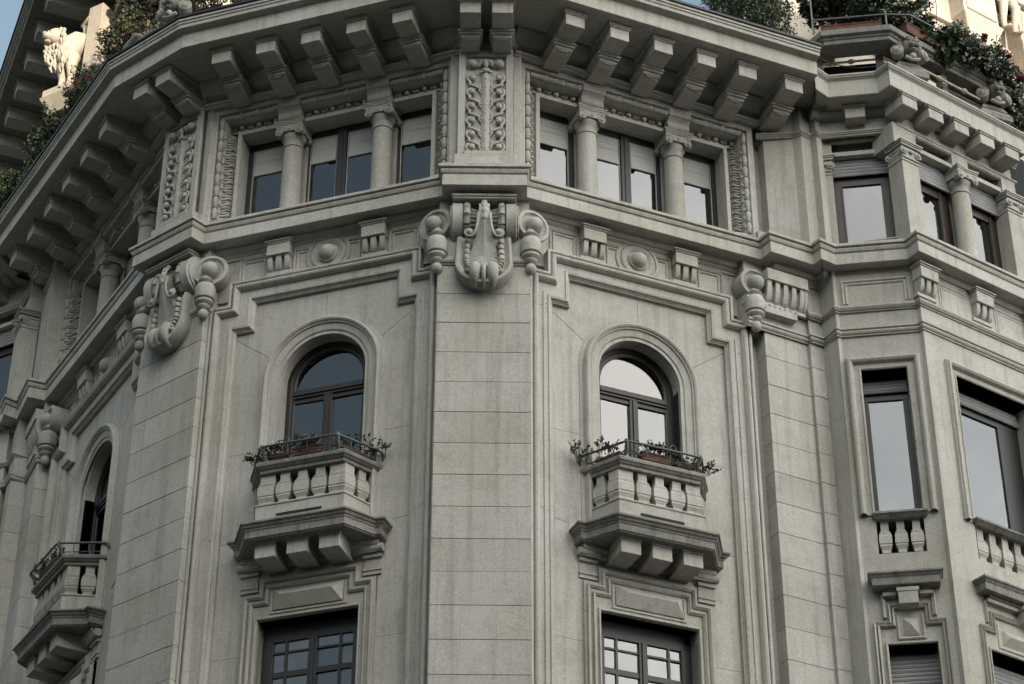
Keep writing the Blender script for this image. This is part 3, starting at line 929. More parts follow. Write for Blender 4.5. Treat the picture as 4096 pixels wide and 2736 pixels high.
MORTAR = plain("dark_mortar", (0.10, 0.098, 0.085), 0.95)
def joint_specs():
    sp = []
    rnd = random.Random(5)
    def line(pts, d, w=0.0035):
        m = M()
        for p, q in zip(pts[:-1], pts[1:]):
            L = hypot(q[0] - p[0], q[1] - p[1]); nx, nz = -(q[1] - p[1]) / L * w, (q[0] - p[0]) / L * w
            m.prism([(p[0] + nx, p[1] + nz), (q[0] + nx, q[1] + nz), (q[0] - nx, q[1] - nz), (p[0] - nx, p[1] - nz)], d - 0.01, d + 0.0015, WP)
        sp.append(("mortar_joint", mesh("mortar_joint", m, MORTAR)))
    for s_ in (-1, 1):
        line([(s_ * 1.36, 19.63), (s_ * 0.86, 19.25)], -0.365)
        line([(s_ * 1.36, 16.32), (s_ * 1.12, 16.29)], -0.365)
        line([(s_ * 1.58, 16.40), (s_ * 1.46, 16.34)], -0.268)
        line([(s_ * 1.58, 19.60), (s_ * 1.46, 19.66)], -0.268)
        line([(s_ * 1.36, 17.7), (s_ * 0.96, 17.7)], -0.365, 0.002)
        line([(s_ * 1.36, 14.6), (s_ * 0.95, 14.6)], -0.365, 0.002)
        line([(s_ * 0.94, 15.02), (s_ * 0.80, 15.0)], -0.325)
    line([(0.0, 20.19), (0.0, 19.75)], -0.365, 0.002)
    return sp
JS = joint_specs()
FB = frieze_bay()
AB = arch_bay()
LB = lower_bay()
AWIN = arch_window(True, CURT)
ROOMA = room_spec(-0.66, 0.66, 16.2, 19.5, -0.68)
for fr, su in ((W1, 1), (W2, 1), (W0, 1.1)):
    place(FB, fr, B, su)
    for u in (-0.735, 0.735): place([FBLOCK], fr, B, 1, u=u * su)
    ub = 0.0 if su == 1 else -0.08
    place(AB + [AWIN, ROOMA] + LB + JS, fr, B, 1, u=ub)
# closing strip so the wall of the wider left bay meets its frame
m = M().box(-2.3, -1.9, -0.9, -0.366, 0, 20.33)
ob("panel_wall", mesh("panel_wall", m, STONE), W0, B)
# ---------------------------------------------------------------- piers of coursed stone
JOINTS = [19.585, 19.105, 18.62, 18.14, 17.665, 17.18, 16.70, 16.22, 15.745, 15.265, 14.79, 14.31, 13.83, 13.35, 12.87, 12.4]
def pier(fr, hw, d, depth, joints, ztop, zj0=None):
    core = M()
    core.box(-hw + 0.006, hw - 0.006, d - depth, d - 0.010, 0, ztop)
    ob("pier_core", mesh("pier_core", core, STONE), fr, B)
    zs = [ztop] + joints
    for a, b in zip(zs[1:], zs[:-1]):
        key = (round(hw, 3), round(depth, 3), round(b - a, 2))
        me = pier.cache.get(key)
        if me is None:
            me = mesh("stone", M().box(-hw, hw, -depth, 0, 0.0032, (b - a) - 0.0032), STONE, bevel=0.004)
            pier.cache[key] = me
        ob("stone", me, fr, B, d=d - random.uniform(0, 0.003), z=a)
pier.cache = {}
pier(FC, 0.64, -0.365, 0.62, JOINTS, 20.14)
pier(LP, 0.64, -0.365, 0.62, JOINTS, 20.14)
m = M().box(-0.635, 0.635, -0.98, -0.372, 20.14, 21.2)
PH = mesh("pier_head", m, STONE)
# band of mouldings where urns and pendant cross the pier
m = M().sweep([(-0.645, -0.98), (-0.645, -0.365), (0.645, -0.365), (0.645, -0.98)], [(0.0, 20.05), (0.02, 20.06), (0.02, 20.08), (0.045, 20.09), (0.06, 20.12), (0.045, 20.15), (0.03, 20.155), (0.03, 20.17), (0.02, 20.20), (0.0, 20.22)], PL)
PB = mesh("pier_band", m, STONE, smooth=30)
for fr in (FC, LP):
    ob("pier_head", PH, fr, B); ob("pier_band", PB, fr, B)

# ---------------------------------------------------------------- consoles with volutes, leaf and urn drops
URN = [(0.0, 19.905), (0.035, 19.912), (0.064, 19.94), (0.080, 19.985), (0.072, 20.03), (0.05, 20.058), (0.055, 20.065), (0.07, 20.075), (0.095, 20.095), (0.10, 20.115), (0.09, 20.13), (0.10, 20.14),
       (0.125, 20.155), (0.14, 20.18), (0.135, 20.20), (0.12, 20.212), (0.12, 20.222), (0.15, 20.235), (0.155, 20.25), (0.142, 20.262), (0.145, 20.30), (0.152, 20.37), (0.148, 20.43), (0.13, 20.475), (0.125, 20.485), (0.11, 20.49),
       (0.085, 20.51), (0.07, 20.525), (0.105, 20.545), (0.115, 20.565), (0.10, 20.585), (0.07, 20.60), (0.06, 20.64), (0.045, 20.68), (0.05, 20.69), (0.05, 20.70), (0.0, 20.71)]
URN_ME = mesh("urn_drop", M().lathe((0, 0, 0), URN, 30), ORN, smooth=40)
def vol_disc(sgn, cu, cd, cz, R, th, az):
    """a fat vertical volute disc whose face looks out along azimuth az (0 = straight out)"""
    ax = (sgn * sin(az), cos(az), 0)
    m = M()
    m.lathe((cu, cd, cz), [(R * .96, -th), (R, -th + .01), (R * 0.97, -th * .5), (R, -0.012), (R * 0.97, 0.0), (R * 0.80, 0.004), (R * 0.77, -0.012), (R * 0.70, -0.03), (R * 0.62, -0.035), (R * 0.59, -0.02), (R * 0.55, -0.02), (R * .50, -0.032), (R * 0.42, -0.035), (R * .40, -0.02)], 36, axis=ax)
    m.ball((cu + ax[0] * 0.015, cd + ax[1] * 0.015, cz - 0.01), 0.125 * R / 0.26, 18, 12)
    return m
def side_volute(sgn):
    return vol_disc(sgn, sgn * 0.70, -0.36, 20.765, 0.262, 0.34, radians(30))
VOLL = mesh("side_volute", side_volute(-1), ORN, smooth=40)
VOLR = mesh("side_volute", side_volute(1), ORN, smooth=40)

def console_specs():
    m = M()
    # cap
    m.box(-0.46, 0.46, -0.6, -0.12, 21.10, 21.14)
    m.box(-0.445, 0.445, -0.6, -0.14, 21.07, 21.10)
    m.box(-0.44, 0.44, -0.9, -0.42, 20.30, 21.08)
    kids = []
    # two fat vertical drums, axis along the wall
    for s_ in (-1, 1):
        dr = M()
        a, b = sorted((s_ * 0.455, s_ * 0.30))
        R, cz, cd = 0.335, 20.80, -0.45
        L = b - a
        dr.lathe((a, cd, cz), [(R * .90, 0.0), (R, 0.01), (R * 0.985, 0.03), (R * 0.985, L - 0.03), (R, L - 0.01), (R * .90, L)], 44, axis=(1, 0, 0))
        dr.lathe((s_ * 0.455, cd, cz), [(R * .88, 0.0), (R * 0.9, 0.02), (R * .8, 0.03)], 44, axis=(s_, 0, 0))
        kids.append(("console_drum", mesh("console_drum", dr, ORN, smooth=30)))
    # bead ropes and ribbed barrel between
    for s_ in (-1, 1):
        rp = M()
        for k in range(6):
            a = radians(62 - k * 27)
            c = (s_ * 0.245, -0.45 + 0.29 * cos(a), 20.80 + 0.29 * sin(a))
            t = (0, -sin(a), cos(a))
            rp.lathe(c, [(0.03, -0.068), (0.052, -0.055), (0.055, -0.02), (0.048, 0.02), (0.055, 0.05), (0.036, 0.056), (0.05, 0.06), (0.05, 0.068)], 10, axis=t)
        kids.append(("bead_rope", mesh("bead_rope", rp, ORN, smooth=50), STUFF))
    br = M()
    for k in range(26):
        a = radians(95 - k * 7.6)
        r = 0.235 + (0.018 if k % 2 else 0.0)
        pts = [(u, -0.45 + (r - 0.035 * (1 - (abs(u) / 0.21) ** 2) ) * cos(a), 20.80 + (r - 0.035 * (1 - (abs(u) / 0.21) ** 2)) * sin(a)) for u in (-0.21, -0.14, -0.07, 0, 0.07, 0.14, 0.21)]
        br.tube(pts, 0.019, 5)
    br.lathe((-0.21, -0.45, 20.80), [(0.21, 0), (0.18, 0.21), (0.21, 0.42)], 24, axis=(1, 0, 0))
    kids.append(("ribbed_barrel", mesh("ribbed_barrel", br, ORN, smooth=60), STUFF))
    # leaf stem with overlapping scales, then the fan of leaves
    lf = M()
    N = 16
    prof = []
    for i in range(N + 1):
        t = i / N
        a = radians(70 - 105 * t)
        if t < 0.62:
            q = t / 0.62
            aa = radians(68 - 88 * q)
            d, z = -0.45 + 0.36 * cos(aa), 20.78 + 0.36 * sin(aa) * 0.9
            hwid = 0.078 + 0.006 * sin(q * 9)
        else:
            q = (t - .62) / .38
            d = -0.45 + 0.36 * cos(radians(-20)) - 0.16 * q
            z = 20.78 - 0.36 * .9 * sin(radians(20)) - 0.62 * q
            hwid = 0.078 + 0.16 * q ** 1.6
        prof.append((d, z, hwid))
    K = 8
    vs = []
    for d, z, hwid in prof:
        for k in range(K + 1):
            s_ = -1 + 2 * k / K
            bulge = 0.03 * (1 - s_ * s_) + (0.02 if k == K // 2 else 0) + (0.012 if k in (0, K) else 0)
            vs.append((s_ * hwid, d + bulge, z))
    lf.add(vs, [(i * (K + 1) + k, i * (K + 1) + k + 1, (i + 1) * (K + 1) + k + 1, (i + 1) * (K + 1) + k) for i in range(N) for k in range(K)])
    for i in range(5):
        aa = radians(56 - 17 * i)
        lf.ball((0, -0.45 + 0.375 * cos(aa), 20.78 + 0.345 * sin(aa)), 0.06, 10, 7, (0.85 - 0.03 * i, 0.55, 0.95))
    lf.ball((0, -0.22, 21.04), 0.05, 8, 6, (0.6, 0.6, 1.2))
    lf.ball((0, -0.33, 20.62), 0.5, 16, 10, (0.15, 0.42, 0.95))
    lf.ball((0, -0.32, 20.2), 0.3, 14, 8, (0.5, 0.35, 1.2))
    # fan fingers
    for k in range(9):
        th = radians(-64 + 16 * k)
        pts = [(sin(th) * r * 0.9, -0.22 - 0.03 * r, 20.12 - cos(th) * r * 0.95) for r in (0.03, 0.12, 0.20, 0.27)]
        lf.tube(pts, [0.016, 0.024, 0.03, 0.018], 6)
    kids.append(("acanthus_leaf", mesh("acanthus_leaf", lf, ORN, smooth=55)))
    for s_ in (-1, 1):
        cu = M()
        pts = [(s_ * 0.085, -0.10, 20.78), (s_ * 0.09, -0.07, 20.62), (s_ * 0.105, -0.075, 20.50), (s_ * 0.14, -0.09, 20.41)]
        for k in range(9):
            a = radians(-130 + 36 * k)
            pts.append((s_ * (0.205 + 0.062 * cos(a)), -0.10, 20.435 + 0.062 * sin(a)))
        cu.tube(pts, [0.022, 0.022, 0.022, 0.022, 0.022, 0.022, 0.021, 0.02, 0.019, 0.018, 0.015, 0.012, 0.008], 8)
        cu.ball((s_ * 0.205, -0.10, 20.445), 0.048, 12, 8)
        kids.append(("leaf_curl", mesh("leaf_curl", cu, ORN, smooth=60)))
    # hanging shield: outer rim, beads, two rolls and keel
    sh = M()
    def U(hw, ztop, zbot, n=30, wob=0.0):
        pts = []
        zc = zbot + hw * 0.98
        pts.append((-hw * 0.93, ztop))
        for k in range(n + 1):
            a = pi + pi * k / n
            pts.append((hw * cos(a), zc + hw * 0.98 * sin(a)))
        pts.append((hw * 0.93, ztop))
        return pts
    outer = U(0.405, 20.46, 19.60)
    # body: stacked offsets, bulging forward towards the bottom
    def bulge(z): return 0.11 * max(0, (20.3 - z) / 0.65) ** 1.2
    rings = [(0.405, 19.60, -0.37), (0.41, 19.59, -0.30), (0.395, 19.62, -0.235), (0.36, 19.66, -0.225), (0.33, 19.69, -0.25), (0.30, 19.72, -0.27), (0.285, 19.735, -0.255), (0.25, 19.77, -0.285), (0.12, 19.9, -0.31)]
    allp = [[(p[0], (-0.30 if i == 0 else dd) + (bulge(p[1]) if i else 0), p[1]) for p in U(hw, 20.46, zb)] for i, (hw, zb, dd) in enumerate(rings)]
    n = len(allp[0])
    vs = [v for r_ in allp for v in r_]
    fs = [(i * n + k, i * n + k + 1, (i + 1) * n + k + 1, (i + 1) * n + k) for i in range(len(allp) - 1) for k in range(n - 1)]
    fs.append(tuple((len(allp) - 1) * n + k for k in range(n)))
    sh.add(vs, fs)
    # back of the shield to the wall
    sh.prism(U(0.40, 20.46, 19.61), -0.5, -0.30, WP)
    kids.append(("hanging_shield", mesh("hanging_shield", sh, ORN, smooth=40)))
    bd = M()
    P_ = U(0.245, 20.42, 19.79, 14)
    for a, b in zip(P_[:-1], P_[1:]):
        a3 = Vector((a[0], -0.235 + bulge(a[1]) * .9, a[1])); b3 = Vector((b[0], -0.235 + bulge(b[1]) * .9, b[1]))
        L = (b3 - a3).length
        if L > 0.03:
            for q in range(max(1, round(L / 0.1))):
                s0 = a3 + (b3 - a3) * (q / max(1, round(L / 0.1))); l = L / max(1, round(L / 0.1))
                if (q + int(a[0] * 50)) % 1 == 0:
                    bd.lathe(s0, [(0.02, 0.0), (0.042, 0.012), (0.044, l * .45), (0.04, l - .02), (0.02, l - .004)], 8, axis=(b3 - a3))
    kids.append(("shield_bead", mesh("shield_bead", bd, ORN, smooth=50), STUFF))
    rl = M()
    for s_ in (-1, 1):
        pts = []
        for k in range(12):
            t = k / 11
            a = radians(100 - 190 * t)
            pts.append((s_ * 0.125, -0.245 + 0.135 * cos(a), 19.775 + 0.155 * sin(a)))
        rl.tube(pts, [0.03 + 0.055 * sin(pi * min(1, (k + 2) / 13)) for k in range(12)], 12)
        rl.tube([(s_ * 0.21, -0.19, 19.86), (s_ * 0.235, -0.15, 19.80), (s_ * 0.26, -0.18, 19.78)], [0.03, 0.05, 0.03], 10)
        rl.tube([(s_ * 0.07, -0.245 + 0.15 * cos(radians(100 - 190 * k / 9)), 19.78 + 0.17 * sin(radians(100 - 190 * k / 9))) for k in range(10)], 0.02, 8)
    rl.tube([(0, -0.245 + 0.165 * cos(radians(95 - 180 * k / 9)), 19.775 + 0.185 * sin(radians(95 - 180 * k / 9))) for k in range(10)], [0.02, 0.028, 0.032, 0.034, 0.034, 0.034, 0.034, 0.032, 0.028, 0.02], 8)
    kids.append(("shield_roll", mesh("shield_roll", rl, ORN, smooth=60)))
    return ("corner_console", mesh("console_body", m, ORN, bevel=0.005), kids)
CONS = console_specs()
for fr in (FC, LP):
    c = place([CONS], fr, B)[0]
    sub("side_volute", VOLL, c); sub("side_volute", VOLR, c)
    for s_ in (-1, 1):
        o = sub("urn_drop", URN_ME, c); o.location = (s_ * 0.655, 0.34, 0)
        o2 = None

# single volute and urn at the right end of the right bay and the far end of the left bay
def end_volute(fr, u, sgn, name="end_console"):
    m = vol_disc(sgn, 0, -0.07, 20.80, 0.255, 0.34, radians(4))
    o = ob(name, mesh("end_volute", m, ORN, smooth=40), fr, B, u=u)
    k = sub("urn_drop", URN_ME, o); k.location = (-sgn * 0.02, 0.10, 0.05)
    return o
end_volute(W2, 1.80, 1)
end_volute(W0, -1.95, -1)

# ---------------------------------------------------------------- balconies
def balcony_specs():
    sp = []
    base = [(-1.05, -0.45), (-1.05, -0.15), (-0.97, -0.15), (-0.70, 0.26), (0.70, 0.26), (0.97, -0.15), (1.05, -0.15), (1.05, -0.45)]
    cor = M().sweep(base, [(-0.3, 15.955), (-0.02, 15.955), (-0.02, 15.97), (0, 15.975), (0, 16.075), (0.012, 16.08), (0.014, 16.10), (0.035, 16.115), (0.055, 16.15), (0.075, 16.155), (0.078, 16.185), (0.0, 16.20), (-0.2, 16.225)], PL)
    cor.prism([(p[0] * 0.9, p[1] - .03) for p in base], 15.957, 16.22, PL)
    kids = []
    body = [(-0.90, -0.45), (-0.63, 0.145), (0.63, 0.145), (0.90, -0.45)]
    kids.append(("parapet_foot", mesh("parapet_foot", M().sweep(body, [(-0.16, 16.2), (0.0, 16.2), (0.005, 16.49), (0.02, 16.50), (0.02, 16.52), (-0.01, 16.535), (-0.16, 16.535)], PL), WEATH if False else STONE, bevel=0.004)))
    # drain slot: shade of the opening painted as a near-black plate
    sl = M()
    pts = []
    for k in range(9): a = radians(90 + 180 * k / 8); pts.append((-0.30 + 0.028 * cos(a), 16.335 + 0.02 * sin(a)))
    for k in range(9): a = radians(-90 + 180 * k / 8); pts.append((0.30 + 0.028 * cos(a), 16.335 + 0.02 * sin(a)))
    sl.prism(pts, 0.12, 0.1525, WP)
    kids.append(("drain_slot", mesh("drain_slot", sl, ROOM)))
    # baluster outline: (half width, z)
    BP = [(0.070, 16.53), (0.070, 16.58), (0.085, 16.605), (0.103, 16.635), (0.095, 16.65), (0.095, 16.66), (0.107, 16.668), (0.107, 16.70), (0.106, 16.79), (0.092, 16.81), (0.097, 16.815), (0.097, 16.828), (0.080, 16.836), (0.085, 16.845), (0.085, 16.855), (0.068, 16.865), (0.064, 16.88), (0.064, 17.03)]
    def bal():
        m = M()
        k = len(BP)
        vs = []
        for hw, z in BP:
            q = hw * 0.75
            vs += [(-hw, -q, z), (hw, -q, z), (hw, q, z), (-hw, q, z)]
        fs = [(4 * i + j, 4 * i + (j + 1) % 4, 4 * i + 4 + (j + 1) % 4, 4 * i + 4 + j) for i in range(k - 1) for j in range(4)] + [(0, 1, 2, 3), (4 * k - 4, 4 * k - 3, 4 * k - 2, 4 * k - 1)]
        return m.add(vs, fs)
    balm = bal()
    sp_b = mesh("baluster", balm, STONE)
    BAL_ME.append(sp_b)
    for u in (-0.255, 0.0, 0.255): kids.append(("baluster", sp_b, {'_loc': (u, -0.055, 0, 0)}))
    # corner and wall pieces keep the same outline, wrapped round the bend
    q0 = 0.082
    prof = [(hw * 0.75 - q0, z) for hw, z in BP]
    L = hypot(0.27, 0.595)
    dx, dy = 0.27 / L, -0.595 / L
    side_az = atan2(0.595, 0.27)
    for s_ in (-1, 1):
        def P(t): return (s_ * (0.63 + dx * t), 0.135 + dy * t)
        seq = [(s_ * 0.395, 0.135), P(0), P(0.19)]
        if s_ < 0: seq = seq[::-1]
        pr = [(a, z) for a, z in prof]
        m = M().sweep(seq, [(-0.16, BP[0][1])] + pr + [(-0.16, BP[-1][1])], PL)
        # let the ends follow the baluster outline
        kids.append(("corner_baluster", mesh("corner_baluster", m, STONE)))
        pc = P(0.335)
        kids.append(("baluster", sp_b, {'_loc': (pc[0] - s_ * 0.07, -(pc[1] - 0.035), 0, s_ * side_az)}))
        seq = [P(0.475), P(0.66)]
        if s_ < 0: seq = seq[::-1]
        m = M().sweep(seq, [(-0.16, BP[0][1])] + pr + [(-0.16, BP[-1][1])], PL)
        kids.append(("end_baluster", mesh("end_baluster", m, STONE)))
    cop = [(-0.99, -0.45), (-0.62, 0.20), (0.62, 0.20), (0.99, -0.45)]
    m = M().sweep([(-0.93, -0.45), (-0.60, 0.15), (0.60, 0.15), (0.93, -0.45)], [(-0.17, 16.995), (-0.01, 16.995), (0.0, 17.0), (0.0, 17.045), (0.02, 17.05), (0.045, 17.08), (0.06, 17.085), (0.065, 17.13), (0.05, 17.15), (-0.17, 17.155)], PL)
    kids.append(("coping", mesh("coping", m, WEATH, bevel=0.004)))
    # deck
    kids.append(("deck", mesh("deck", M().prism([(-0.8, -0.6), (-0.55, 0.02), (0.55, 0.02), (0.8, -0.6)], 16.40, 16.50, PL), STONE)))
    kids.append(("light_cover", mesh("light_cover", M().prism([(-0.84, -0.5), (-0.56, 0.03), (0.56, 0.03), (0.84, -0.5)], 17.08, 17.12, PL), WEATH)))  # added cover that keeps light out of the balcony interior
    # brackets
    for u in (-0.465, -0.01, 0.445):
        br = M()
        br.box(u - 0.145, u + 0.145, -0.36, 0.125, 15.735, 15.93)
        br.box(u - 0.155, u + 0.155, -0.36, 0.14, 15.93, 15.956)
        poly = [(-0.40, 15.736), (-0.02, 15.736)]
        for k in range(6):
            a = pi / 2 * k / 5
            poly.append((-0.36 + 0.24 * cos(a) , 15.70 - 0.12 * sin(a)))
        kids.append(("bracket", mesh("bracket", br, STONE, bevel=0.005)))
    # bed moulds against the wall
    bm_ = M().sweep([(-0.93, -0.45), (-0.93, -0.27), (0.93, -0.27), (0.93, -0.45)], [(-0.1, 15.80), (0, 15.80), (0.01, 15.86), (0.05, 15.90), (0.05, 15.956), (-0.1, 15.956)], PL)
    kids.append(("bed_mould", mesh("bed_mould", bm_, STONE)))
    # iron rail on the coping
    r = M()
    top = [(-0.95, -0.34, 17.32), (-0.90, -0.27, 17.335), (-0.57, 0.26, 17.335), (-0.53, 0.285, 17.335), (0.53, 0.285, 17.335), (0.57, 0.26, 17.335), (0.90, -0.27, 17.335), (0.95, -0.34, 17.32)]
    for p, q in zip(top[:-1], top[1:]): r.tube([p, q], 0.017, 8)
    low = [(-0.88, -0.30, 17.21), (-0.56, 0.20, 17.21), (0.56, 0.20, 17.21), (0.88, -0.30, 17.21)]
    for p, q in zip(low[:-1], low[1:]): r.tube([p, q], 0.008, 6)
    for s_ in (-1, 1):
        r.tube([(s_ * 0.535, 0.16, 17.155), (s_ * 0.54, 0.20, 17.19), (s_ * 0.53, 0.21, 17.25), (s_ * 0.55, 0.27, 17.33), (s_ * 0.56, 0.26, 17.37)], [0.022, 0.026, 0.03, 0.03, 0.02], 8)
        r.ball((s_ * 0.535, 0.17, 17.16), 0.032, 8, 6)
        r.tube([(s_ * 0.95, -0.33, 17.32), (s_ * 0.97, -0.35, 17.25), (s_ * 0.93, -0.37, 17.20)], 0.016, 7)
        for t in (0.3, 0.62):
            cx, cy = s_ * (0.56 + 0.36 * t), 0.26 - 0.6 * t
            r.tube([(cx, cy - 0.03, 17.16), (cx, cy, 17.24), (cx, cy, 17.33)], 0.007, 5)
    for u in (-0.2, 0.15):
        pts = [(u + 0.045 * cos(a), 0.25, 17.40 + 0.05 * sin(a)) for a in [radians(180 - 20 * k) for k in range(10)]]
        r.tube([(u - 0.045, 0.24, 17.2)] + pts + [(u + 0.045, 0.24, 17.3)], 0.006, 5)
    kids.append(("iron_rail", mesh("iron_rail", r, IRON, smooth=50)))
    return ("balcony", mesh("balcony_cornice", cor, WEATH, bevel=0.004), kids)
BAL_ME = []
BALC = balcony_specs()
def place_balcony(fr, u, label=None):
    nm, me, kids = BALC
    o = ob(nm, me, fr, B, u=u)
    for k in kids:
        loc = k[2].get('_loc') if len(k) > 2 else None
        s_ = sub(k[0], k[1], o)
        if loc:
            s_.location = (loc[0], loc[1], loc[2]); s_.rotation_euler = (0, 0, loc[3])
    return o
for fr, u in ((W1, 0), (W2, 0), (W0, -0.10)): place_balcony(fr, u)

# ---------------------------------------------------------------- right pier, oriel and their mouldings
wall_pts = [(3.50, 27.03), (4.28, 27.50), (4.32, 27.44), (4.53, 27.56), (4.70, 27.29), (4.78, 27.325), (5.90, 27.165), (5.945, 27.10), (8.4, 28.80)]
joined = M().sweep(wp(wall_pts), [(-0.5, 0), (0.0, 0), (0.0, 20.0), (-0.5, 20.0)], PL)
# cut the window bays out by building the long faces separately (below)
RPL = Fr((3.62, 27.11), 27.8)
def stones_line(p0, p1, joints, ztop, depth=0.3, dd=0.0):
    a = math.degrees(atan2(p1[1] - p0[1], p1[0] - p0[0])); L = hypot(p1[0] - p0[0], p1[1] - p0[1])
    fr = Fr(p0, a)
    zs = [ztop] + joints
    for z0, z1 in zip(zs[1:], zs[:-1]):
        key = ('l', round(L, 3), round(z1 - z0, 2), depth)
        me = pier.cache.get(key)
        if me is None:
            me = mesh("stone", M().box(0, L, -depth, 0, 0.0032, (z1 - z0) - 0.0032), STONE, bevel=0.004)
            pier.cache[key] = me
        ob("stone", me, fr, B, d=dd - random.uniform(0, 0.003), z=z0)
    ob("pier_core", mesh("pier_core", M().box(0.006, L - 0.006, -depth - .1, -0.010, 0, ztop), STONE), fr, B)
JR = [z + 0.02 for z in JOINTS]
stones_line((3.655, 27.165), (4.335, 27.525), JR, 20.02, depth=0.8)
stones_line((4.35, 27.46), (4.56, 27.575), JR, 20.02, depth=0.6)
m = M().sweep(wp([(4.53, 27.6), (4.555, 27.58), (4.735, 27.295), (4.79, 27.32)]), [(-0.6, 0), (-0.004, 0), (-0.004, 20.03), (-0.6, 20.03)], PL)
ob("oriel_return_wall", mesh("oriel_return_wall", m, STONE), parent=B)
m = M().sweep(wp([(3.4, 27.02), (3.655, 27.165), (4.335, 27.525), (4.35, 27.46), (4.56, 27.575), (4.735, 27.29), (4.79, 27.325)]), [(-0.7, 20.02), (-0.004, 20.02), (-0.004, 21.2), (-0.7, 21.2)], PL)
ob("pier_head", mesh("pier_head", m, STONE), parent=B)

def oriel_face(fr, u0, u1, d, holes, ztop=21.2, name="oriel_wall"):
    """wall with rectangular holes [(a,b,z0,z1)], all holes share a and b columnwise"""
    m = M()
    holes = sorted(holes, key=lambda h: h[2])
    a, b = holes[0][0], holes[0][1]
    m.box(u0, a, d - 0.5, d, 0, ztop); m.box(b, u1, d - 0.5, d, 0, ztop)
    z = 0
    for h in holes:
        m.box(a, b, d - 0.5, d, z, h[2]); z = h[3]
    m.box(a, b, d - 0.5, d, z, ztop)
    ob(name, mesh(name, m, STONE), fr, B)
oriel_face(OL, -0.05, 1.135, -0.19, [(0.215, 0.865, 12.5, 15.07), (0.215, 0.865, 16.45, 16.98), (0.215, 0.865, 17.05, 19.43)])
oriel_face(ORR, 0.178, 3.0, -0.268, [(0.74, 2.20, 12.5, 15.07), (0.74, 2.20, 16.45, 16.98), (0.74, 2.20, 17.0, 19.43)])
# string courses
sp_ = [(3.40, 26.99), (3.655, 27.13), (4.335, 27.49), (4.37, 27.43), (4.58, 27.545), (4.725, 27.265), (4.79, 27.30), (5.895, 27.14), (5.94, 27.075), (8.4, 28.77)]
m = M().sweep(wp(sp_), [(-0.1, 20.02), (0, 20.02), (0.0, 20.04), (0.018, 20.05), (0.032, 20.075), (0.018, 20.10), (0.018, 20.112), (0.04, 20.12), (0.04, 20.15), (-0.1, 20.17)], PL)
ob("string_course", mesh("string_course", m, STONE), parent=B)
m = M().sweep(wp(sp_[1:] if False else sp_), [(-0.1, 20.44), (0, 20.44), (0.0, 20.46), (0.02, 20.465), (0.045, 20.50), (0.045, 20.52), (0.03, 20.525), (0.03, 20.545), (-0.1, 20.56)], PL)
ob("string_course", mesh("string_course", m, STONE), parent=B)

# fluted corbel block on the right pier
def pier_corbel(fr, w0, w1, side=1):
    m = M()
    m.box(w0, w1, -0.6, -0.17, 20.84, 21.04)
    o = ob("corbel_block", mesh("corbel_block", m, STONE, bevel=0.006), fr, B)
    k = M()
    n = 5
    st = (w1 - w0) / n
    poly = [(-0.5, 20.84), (-0.20, 20.84)] + [(-0.20 - 0.13 * (1 - cos(pi / 2 * i / 6)), 20.83 - 0.33 * sin(pi / 2 * i / 6)) for i in range(7)] + [(-0.5, 20.5)]
    poly2 = [(a - (0.055 if a > -0.45 else 0), b) for a, b in poly]
    k.prism(poly2, w0 + .01, w1 - .01, lambda x, y, h: (h, x, y))
    for i in range(n):
        k.prism(poly, w0 + st * i + 0.01, w0 + st * i + st * 0.58, lambda x, y, h: (h, x, y))
    k.prism(poly, w1 - 0.05, w1 - 0.005, lambda x, y, h: (h, x, y))
    k.box(w0, w1, -0.5, -0.30, 20.44, 20.50)
    sub("fluting", mesh("fluting", k, STONE), o)
    dn = M()
    dn.box(w0 - 0.02, w1 - 0.18, -0.5, -0.26, 20.30, 20.42)
    for i in range(6):
        x = w0 + 0.05 + i * 0.09
        dn.box(x, x + 0.03, -0.5, -0.25, 20.42, 20.455)
    sub("dentil_ledge", mesh("dentil_ledge", dn, STONE, bevel=0.003), o)
pier_corbel(Fr((3.79, 26.81), 27.0), 0.03, 0.74)
pier_corbel(XP, -0.36, 0.36)

# oriel frieze blocks and panels
def small_panel(fr, u0, u1, z0, z1, d):
    m = M(); rect_groove(m, u0, u1, z0, z1, d)
    ob("frieze_panel", mesh("frieze_panel", m, STONE), fr, B)
small_panel(OL, 0.06, 1.02, 20.60, 21.0, -0.19)
small_panel(ORR, 0.60, 1.30, 20.60, 21.0, -0.28)
small_panel(ORR, 1.75, 2.4, 20.60, 21.0, -0.28)
for u in (0.31, 1.44, 2.55): place([FBLOCK], ORR, B, 1, u=u, d=0.04)

